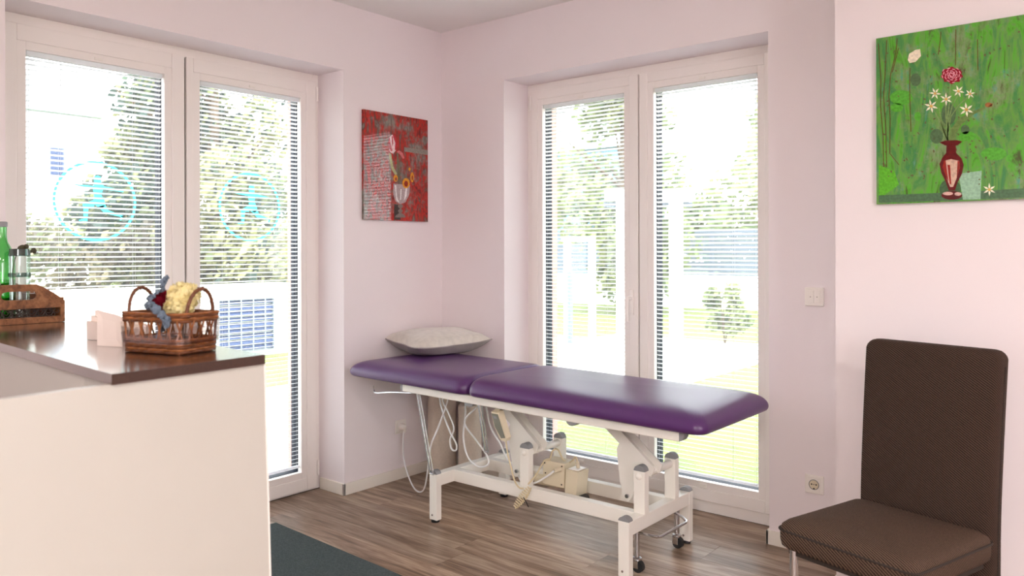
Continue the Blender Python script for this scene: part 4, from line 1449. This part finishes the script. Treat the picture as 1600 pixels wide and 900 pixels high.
# --- paper cards
cd = thing('card_stack', 'small wedge-shaped stack of white cards on the worktop beside the basket', 'cards', (1.17, -2.47, CZ))
w0, w1 = Vector((1.090, -2.500)), Vector((1.270, -2.440))
dn = Vector((-(w1 - w0).y, (w1 - w0).x)).normalized()
for i, (off, hL, hR) in enumerate(((0.0, 0.052, 0.036), (0.013, 0.066, 0.040), (0.026, 0.080, 0.044))):
    q = MB()
    A_, B_ = w0 + dn * off, w1 + dn * off
    A2, B2 = A_ + dn * 0.012, B_ + dn * 0.012
    q.quadstrip([[Vector((A_.x, A_.y, CZ + .001)), Vector((B_.x, B_.y, CZ + .001)), Vector((B_.x, B_.y, CZ + hR)), Vector((A_.x, A_.y, CZ + hL))],
                 [Vector((A2.x, A2.y, CZ + .001)), Vector((B2.x, B2.y, CZ + .001)), Vector((B2.x, B2.y, CZ + hR)), Vector((A2.x, A2.y, CZ + hL))]])
    q.build('card', M['paper'], cd)
lc = MB()
lc.quadstrip([[Vector((1.262, -2.545, CZ + .001)), Vector((1.345, -2.520, CZ + .001)), Vector((1.318, -2.512, CZ + 0.078)), Vector((1.222, -2.528, CZ + 0.090))],
              [Vector((1.262, -2.543, CZ + .001)), Vector((1.345, -2.518, CZ + .001)), Vector((1.318, -2.510, CZ + 0.078)), Vector((1.222, -2.526, CZ + 0.090))]])
tag(lc.build('folded_card', M['paper'], None), 'thin folded card leaning against the left side of the basket', 'card')

# ---------------------------------------------------------------- rug
rg = thing('rug', 'dark grey green doormat rug on the floor behind the counter', 'rug', (0.9, -1.8, 0))
ang = math.radians(-2.6)
RT = Matrix.Translation((0.104, -1.236, 0)) @ Matrix.Rotation(ang, 4, 'Z')
MB().box(0.0, 1.7, -1.0, 0.0, 0.0005, 0.004, mtx=RT).build('backing', M['rugedge'], rg)
MB().box(0.006, 1.694, -0.994, -0.006, 0.003, 0.010, 0.002, mtx=RT).build('pile', M['rug'], rg)

# ---------------------------------------------------------------- upholstered chair
ch = thing('upholstered_chair', 'brown twill upholstered high-back chair with round metal legs', 'chair', (2.72, -0.85, 0))
CU = Vector((0.957, -0.287, 0)).normalized()      # along the width
CF = Vector((-0.287, -0.957, 0)).normalized()     # to the front
CO = Vector((2.790, -0.660, 0))                   # middle of the seat's rear edge
CT = Matrix.Translation(CO) @ Matrix(((CU.x, CF.x, 0, 0), (CU.y, CF.y, 0, 0), (0, 0, 1, 0), (0, 0, 0, 1)))


def cushion(name, x0, x1, y0, y1, z0, z1, r, m, crown=0.0, lean=0.0, mtx=CT):
    mb = MB()
    prof = [(0.012, 0.0), (0.003, 0.1), (0.0, 0.3), (0.0, 0.62), (0.004, 0.80), (0.016, 0.93), (0.034, 1.0)]
    rings = []
    for ins, t_ in prof:
        rings.append([mtx @ Vector((u, v, z0 + (z1 - z0) * t_)) for u, v in rrect(x0 + ins, x1 - ins, y0 + ins, y1 - ins, r, 5)])
    cx_, cy_ = (x0 + x1) / 2, (y0 + y1) / 2
    for s_ in (0.75, 0.4, 0.06):
        rings.append([mtx @ Vector((cx_ + (u - cx_) * s_, cy_ + (v - cy_) * s_, z1 + crown * (1 - s_ * s_))) for u, v in rrect(x0 + .034, x1 - .034, y0 + .034, y1 - .034, r, 5)])
    mb.quadstrip(rings)
    o = mb.build(name, m, ch, smooth=True, angle=80)
    return o


cushion('seat', -0.222, 0.222, 0.0, 0.432, 0.378, 0.468, 0.030, M['chair'], 0.012)
MB().tube([CT @ Vector((u, v, 0.436)) for u, v in rrect(-0.2235, 0.2235, -0.001, 0.4335, 0.030, 6)], 0.0035, 6, closed=True).build('welt', M['seam'], ch, smooth=True)
# back: rounded slab leaning slightly, with the lower part running down behind the seat
bkm = MB()
n = 14
rings = []
for z_, ins in [(0.19 + 0.06 * k, 0.0) for k in range(13)] + [(0.970, 0.0), (0.980, 0.003), (0.989, 0.009), (0.995, 0.016), (0.998, 0.026)]:
    leanv = -0.045 * max(0, (z_ - 0.45) / 0.55) ** 1.3
    hw = 0.214 + 0.006 * (z_ - 0.19) / 0.81
    rings.append([CT @ Vector((u, v + leanv, z_)) for u, v in rrect(-hw + ins, hw - ins, -0.062 + ins * .6, 0.004 - ins * .6, 0.018, 4)])
bkm.quadstrip(rings)
bo_ = bkm.build('backrest', M['chairback'], ch, smooth=True, angle=60)
for sgn in (-1, 1):
    MB().tube([CT @ Vector((sgn * (0.2145 + 0.006 * (z_ - .19) / .81), -0.030 - 0.045 * max(0, (z_ - 0.45) / 0.55) ** 1.3, z_)) for z_ in [0.2 + 0.05 * k for k in range(16)]], 0.0028, 5).build('side_seam', M['seam'], ch, smooth=True)
for (u, v) in ((-0.185, 0.395), (0.185, 0.395), (-0.185, -0.030), (0.185, -0.030)):
    a = CT @ Vector((u, v, 0.0))
    top = 0.382 if v > 0 else 0.2
    MB().cyl((a.x, a.y, 0.0), (a.x, a.y, top), 0.0125, 14).build('leg', M['chrome'], ch, smooth=True)
MB().box(-0.20, 0.20, 0.02, 0.40, 0.355, 0.380, 0.003, mtx=CT).build('seat_frame', M['seam'], ch)

# ---------------------------------------------------------------- outside
GZ = -0.10
ground = MB()
ground.box(-60, -WT, -40, 60, GZ - 0.1, GZ).box(-WT, 40, WT, 60, GZ - 0.1, GZ)
struct(ground.build('ground', M['lawn']))
struct(MB().box(-3.7, -WT, -6, 8.0, GZ, GZ + 0.02).build('terrace_paving', M['paving']))
struct(MB().box(-30, 20, 6.2, 7.1, GZ, GZ + 0.015).build('path_paving', M['paving']))
b = MB()
b.box(-WT - 0.004, -0.30, YA1, YA1 + 0.004, 0.0, ZT)
# brick reveals outside the frames
struct(MB().box(-WT - .002, -0.302, YA1 - 0.006, YA1 + 0.001, 0, ZT).build('trim_1', M['brick']))
struct(MB().box(XB0 - 0.001, XB0 + 0.006, 0.302, WT + .002, 0, ZT).build('trim_2', M['brick']))

gw = thing('garden_wall', 'low white rendered garden wall outside the left terrace door', 'wall', (-6.2, 1.0, GZ))
MB().box(-6.45, -6.15, -8.0, 3.15, GZ, 0.85).build('wall_body', M['render'], gw)
MB().box(-6.47, -6.13, -8.0, 3.17, 0.845, 0.875).build('coping', M['render'], gw)
lv = thing('vent_louvre', 'blue grey metal louvre panel set in the white garden wall', 'louvre', (-6.14, 2.5, 0.0))
ly0, ly1, lz0, lz1 = 2.02, 2.93, -0.06, 0.72
f = MB()
ring(f, ly0, ly1, lz0, lz1, ly0 + .05, ly1 - .05, lz0 + .04, lz1 - .05, -6.16, -6.09, 'x')
f.build('frame', M['louvref'], lv)
for k in range(9):
    z_ = lz0 + 0.05 + k * 0.077
    q = MB()
    q.prism([(-6.150, z_ + .06), (-6.145, z_ + .066), (-6.098, z_ + .012), (-6.103, z_ + .006)], 'y', ly0 + .05, ly1 - .05)
    q.build('blade', M['louvre'], lv)
for k in range(1, 5):
    y_ = ly0 + (ly1 - ly0) * k / 5
    MB().box(-6.095, -6.088, y_ - .008, y_ + .008, lz0 + .04, lz1 - .05).build('mullion', M['louvref'], lv)


def leafcloud(name, clumps, n, size, cols, parent, rnd_, kind='stuff'):
    verts, faces, colr = [], [], []
    tot = sum(c[3] ** 2 for c in clumps)
    for (cx_, cy_, cz_, r_) in clumps:
        m_ = int(n * r_ ** 2 / tot)
        shade_c = rnd_.choice(cols)
        for _ in range(m_):
            d_ = Vector((rnd_.gauss(0, 1), rnd_.gauss(0, 1), rnd_.gauss(0, 1))).normalized()
            p = Vector((cx_, cy_, cz_)) + d_ * r_ * rnd_.uniform(0.45, 1.0)
            a = Vector((rnd_.gauss(0, 1), rnd_.gauss(0, 1), rnd_.gauss(0, 1))).normalized()
            u = a.orthogonal().normalized()
            w_ = a.cross(u)
            s_ = size * rnd_.uniform(0.6, 1.3)
            i = len(verts)
            verts += [p - u * s_, p + w_ * s_ * .55, p + u * s_, p - w_ * s_ * .55]
            faces.append((i, i + 1, i + 2, i + 3))
            c = lin(shade_c if rnd_.random() < .6 else rnd_.choice(cols))
            v_ = rnd_.uniform(0.75, 1.25)
            colr.append(tuple(min(1, x * v_) for x in c))
    me = bpy.data.meshes.new(name)
    me.from_pydata([tuple(v) for v in verts], [], faces)
    at = me.attributes.new('leafcol', 'FLOAT_COLOR', 'FACE')
    flat = []
    for c in colr:
        flat += [c[0], c[1], c[2], 1.0]
    at.data.foreach_set('color', flat)
    me.materials.append(M['leaf'])
    o = bpy.data.objects.new(name, me)
    COL.objects.link(o)
    if parent is not None:
        o.parent = parent
        o.matrix_parent_inverse = Matrix.Translation(parent.location).inverted()
    if kind:
        o['kind'] = kind
    return o


GREENS = [(144, 150, 110), (124, 134, 102), (160, 160, 120), (90, 104, 90), (74, 88, 82)]
LIGHTS = [(146, 154, 112), (132, 144, 106), (164, 168, 128), (96, 112, 84)]


def tree(label, x, y, ztop, r, n, cols, seed, size=0.10, conical=False, zlow=0.6):
    rnd_ = random.Random(seed)
    t = thing('tree', label, 'tree', (x, y, GZ))
    MB().cyl((x, y, GZ), (x, y, ztop - r * .5), 0.16, 10, r1=0.06).build('trunk', M['bark'], t, smooth=True)
    cl = []
    for _ in range(26):
        z_ = rnd_.uniform(zlow, ztop)
        f_ = (1 - (z_ - zlow) / (ztop - zlow)) if conical else math.sin(PI * (0.12 + 0.85 * (z_ - zlow) / (ztop - zlow)))
        rr_ = r * max(0.15, f_) * math.sqrt(rnd_.random())
        a = rnd_.uniform(0, 6.28)
        cl.append((x + rr_ * math.cos(a), y + rr_ * math.sin(a), z_, r * rnd_.uniform(0.28, 0.45)))
    leafcloud('foliage', cl, n, size, cols, t, rnd_)
    for k in range(6):
        a = rnd_.uniform(0, 6.28)
        z_ = rnd_.uniform(1.2, ztop * .6)
        MB().cyl((x, y, z_), (x + math.cos(a) * r * .7, y + math.sin(a) * r * .7, z_ + r * .5), 0.045, 6, r1=0.015).build('branch', M['bark'], t)
    return t


tree('tall yellow green conifer beyond the white garden wall, behind the logo by the painting', -9.6, 4.0, 7.0, 2.2, 14000, GREENS, 1, 0.10, True, 0.9)
tree('small olive green tree behind the garden wall, left of the tall conifer', -11.4, 3.7, 3.5, 1.1, 5000, GREENS, 2, 0.10)
tree('light green garden tree behind the white pergola', -6.2, 12.2, 5.6, 2.0, 7000, LIGHTS, 4, 0.12)
tree('pale green tree outside, beyond the grey fence', -5.4, 20.0, 5.6, 2.8, 8000, LIGHTS, 5, 0.16)


def shrub(label, x, y, w, h, n, cols, seed, size=0.06):
    rnd_ = random.Random(seed)
    t = thing('shrub', label, 'shrub', (x, y, GZ))
    cl = [(x + rnd_.uniform(-.5, .5) * w, y + rnd_.uniform(-.4, .4) * w, GZ + h * rnd_.uniform(0.25, 0.85), 0.3 * min(w, h) * rnd_.uniform(.7, 1.1)) for _ in range(12)]
    leafcloud('foliage', cl, n, size, cols, t, rnd_)
    for k in range(5):
        MB().cyl((x, y, GZ), (x + rnd_.uniform(-.4, .4) * w, y + rnd_.uniform(-.4, .4) * w, GZ + h * .8), 0.012, 5, r1=0.005).build('stem', M['bark'], t)
    return t


HEDGE = [(142, 134, 108), (124, 128, 98), (156, 148, 122), (96, 92, 82), (104, 112, 84)]
hl = ['brownish shrub behind the garden wall, seen above the tray', 'brownish shrub behind the garden wall, seen above the basket', 'brownish shrub behind the garden wall, below the left door logo',
      'brownish shrub behind the garden wall, below the right door logo', 'brownish shrub behind the garden wall, above the louvre panel', 'brownish shrub at the far end of the garden wall']
for k in range(6):
    shrub(hl[k], -8.6 - 0.5 * (k % 2), 0.4 + k * 0.95, 1.2, 1.9, 2000, HEDGE, 20 + k, 0.07)
shrub('young green shrub on the lawn in front of the grey fence', -1.64, 7.60, 0.5, 1.05, 1600, LIGHTS, 40, 0.045)

# far white building on the left
hb_ = thing('white_house', 'bright white house far beyond the shrubs', 'house', (-24, 3.0, GZ))
MB().box(-27, -23, -2.0, 7.5, GZ, 5.6).build('walls', M['render'], hb_)
rf = MB()
rf.prism([(-27.4, 5.6), (-22.6, 5.6), (-25, 7.2)], 'y', -2.3, 7.8)
rf.build('roof', M['louvref'], hb_)
for (yw, zw) in ((6.2, 3.6), (3.6, 3.6), (0.8, 3.6)):
    wv = MB().box(-23.02, -22.97, yw, yw + 0.5, zw, zw + 1.0).build('window_frame', M['louvref'], hb_)
    MB().box(-22.975, -22.965, yw + .06, yw + .44, zw + .06, zw + .94).build('pane', M['louvre'], wv)

# back garden: fence, pergola, posts, heat pump, pale blue house
fn = thing('board_fence', 'grey blue board fence along the end of the back garden', 'fence', (-6, 15.2, GZ))
FA, FB = Vector((-11.0, 14.2)), Vector((2.5, 15.2))
fdir = (FB - FA).normalized()
nb = 13
for k in range(nb):
    q = MB()
    z_ = 0.72 + k * 0.085
    q.quadstrip([[Vector((p.x, p.y, z_)), Vector((p.x, p.y + .025, z_)), Vector((p.x, p.y + .025, z_ + .076)), Vector((p.x, p.y, z_ + .076))] for p in (FA, FB)])
    q.build('board', M['fence'], fn)
for k in range(8):
    p = FA.lerp(FB, k / 7)
    MB().box(p.x - .05, p.x + .05, p.y + .025, p.y + .12, GZ, 1.86).build('post', M['louvref'], fn)
kw = thing('retaining_wall', 'low white wall carrying the grey blue fence', 'wall', (-6, 15.1, GZ))
q = MB()
q.quadstrip([[Vector((p.x, p.y - .1, GZ)), Vector((p.x, p.y + .2, GZ)), Vector((p.x, p.y + .2, .70)), Vector((p.x, p.y - .1, .70))] for p in (FA, FB)])
q.build('wall_body', M['render'], kw)
pg = thing('pergola', 'white pergola with slim square posts in the back garden', 'pergola', (-2.0, 6.4, GZ))
p1, p2 = Vector((-2.355, 5.93)), Vector((-1.80, 6.40))
for p in (p1, p2):
    MB().box(p.x - .07, p.x + .07, p.y - .07, p.y + .07, GZ, 2.00).build('post', M['render'], pg)
q = MB()
for p in (p1, p2):
    pass
pd = (p2 - p1).normalized()
pn = Vector((-pd.y, pd.x))
a_, c_ = p1 - pd * .25, p2 + pd * .25
q.quadstrip([[Vector((p.x - pn.x * .07, p.y - pn.y * .07, 2.00)), Vector((p.x + pn.x * .07, p.y + pn.y * .07, 2.00)), Vector((p.x + pn.x * .07, p.y + pn.y * .07, 2.15)), Vector((p.x - pn.x * .07, p.y - pn.y * .07, 2.15))] for p in (a_, c_)])
q.build('beam', M['render'], pg)
q = MB()
q.quadstrip([[Vector((p.x + pn.x * (.10), p.y + pn.y * (.10), 1.92)), Vector((p.x + pn.x * .16, p.y + pn.y * .16, 1.92)), Vector((p.x + pn.x * .16, p.y + pn.y * .16, 1.99)), Vector((p.x + pn.x * .10, p.y + pn.y * .10, 1.99))] for p in (a_, c_)])
q.build('gutter', M['fence'], pg)
tag(MB().box(-3.50, -3.44, 6.20, 6.26, GZ, 1.05).build('metal_post', M['fence'], None), 'slim grey blue metal post standing on the lawn', 'post')
gt = thing('garden_frame', 'small white wooden frame with two posts and a top board', 'frame', (-3.6, 6.7, GZ))
for dx_ in (0.0, 0.30):
    MB().box(-3.78 + dx_, -3.70 + dx_, 6.50 + dx_ * .8, 6.58 + dx_ * .8, GZ, 1.46).build('post', M['render'], gt)
MB().box(-0.06, 0.46, -.06, .06, 0, 0.06, mtx=Matrix.Translation((-3.76, 6.52, 1.46)) @ Matrix.Rotation(math.atan2(.24, .30), 4, 'Z')).build('top_board', M['render'], gt)
hpump = thing('heat_pump', 'white heat pump with a blue grey louvred front on the lawn edge', 'heat pump', (-1.2, 9.4, GZ))
MB().box(-1.55, -0.75, 9.35, 9.75, GZ, 0.72, 0.01).build('casing', M['render'], hpump)
for k in range(9):
    MB().box(-1.46, -0.84, 9.335, 9.35, 0.02 + k * 0.065, 0.06 + k * 0.065).build('blade', M['louvre'], hpump)
bh = thing('blue_house', 'pale blue house far behind the garden trees', 'house', (-16, 24, GZ))
MB().box(-18.5, -13.2, 23, 27, GZ, 5.4).build('walls', M['bluehouse'], bh)
q = MB()
q.prism([(22.8, 5.4), (27.2, 5.4), (25, 7.0)], 'x', -18.7, -13.0)
q.build('roof', M['louvref'], bh)
for k in range(3):
    wv = MB().box(-13.22, -13.17, 23.6 + k * 1.1, 24.2 + k * 1.1, 2.6, 3.8).build('window_frame', M['render'], bh)
    MB().box(-13.175, -13.165, 23.66 + k * 1.1, 24.14 + k * 1.1, 2.66, 3.74).build('pane', M['louvre'], wv)
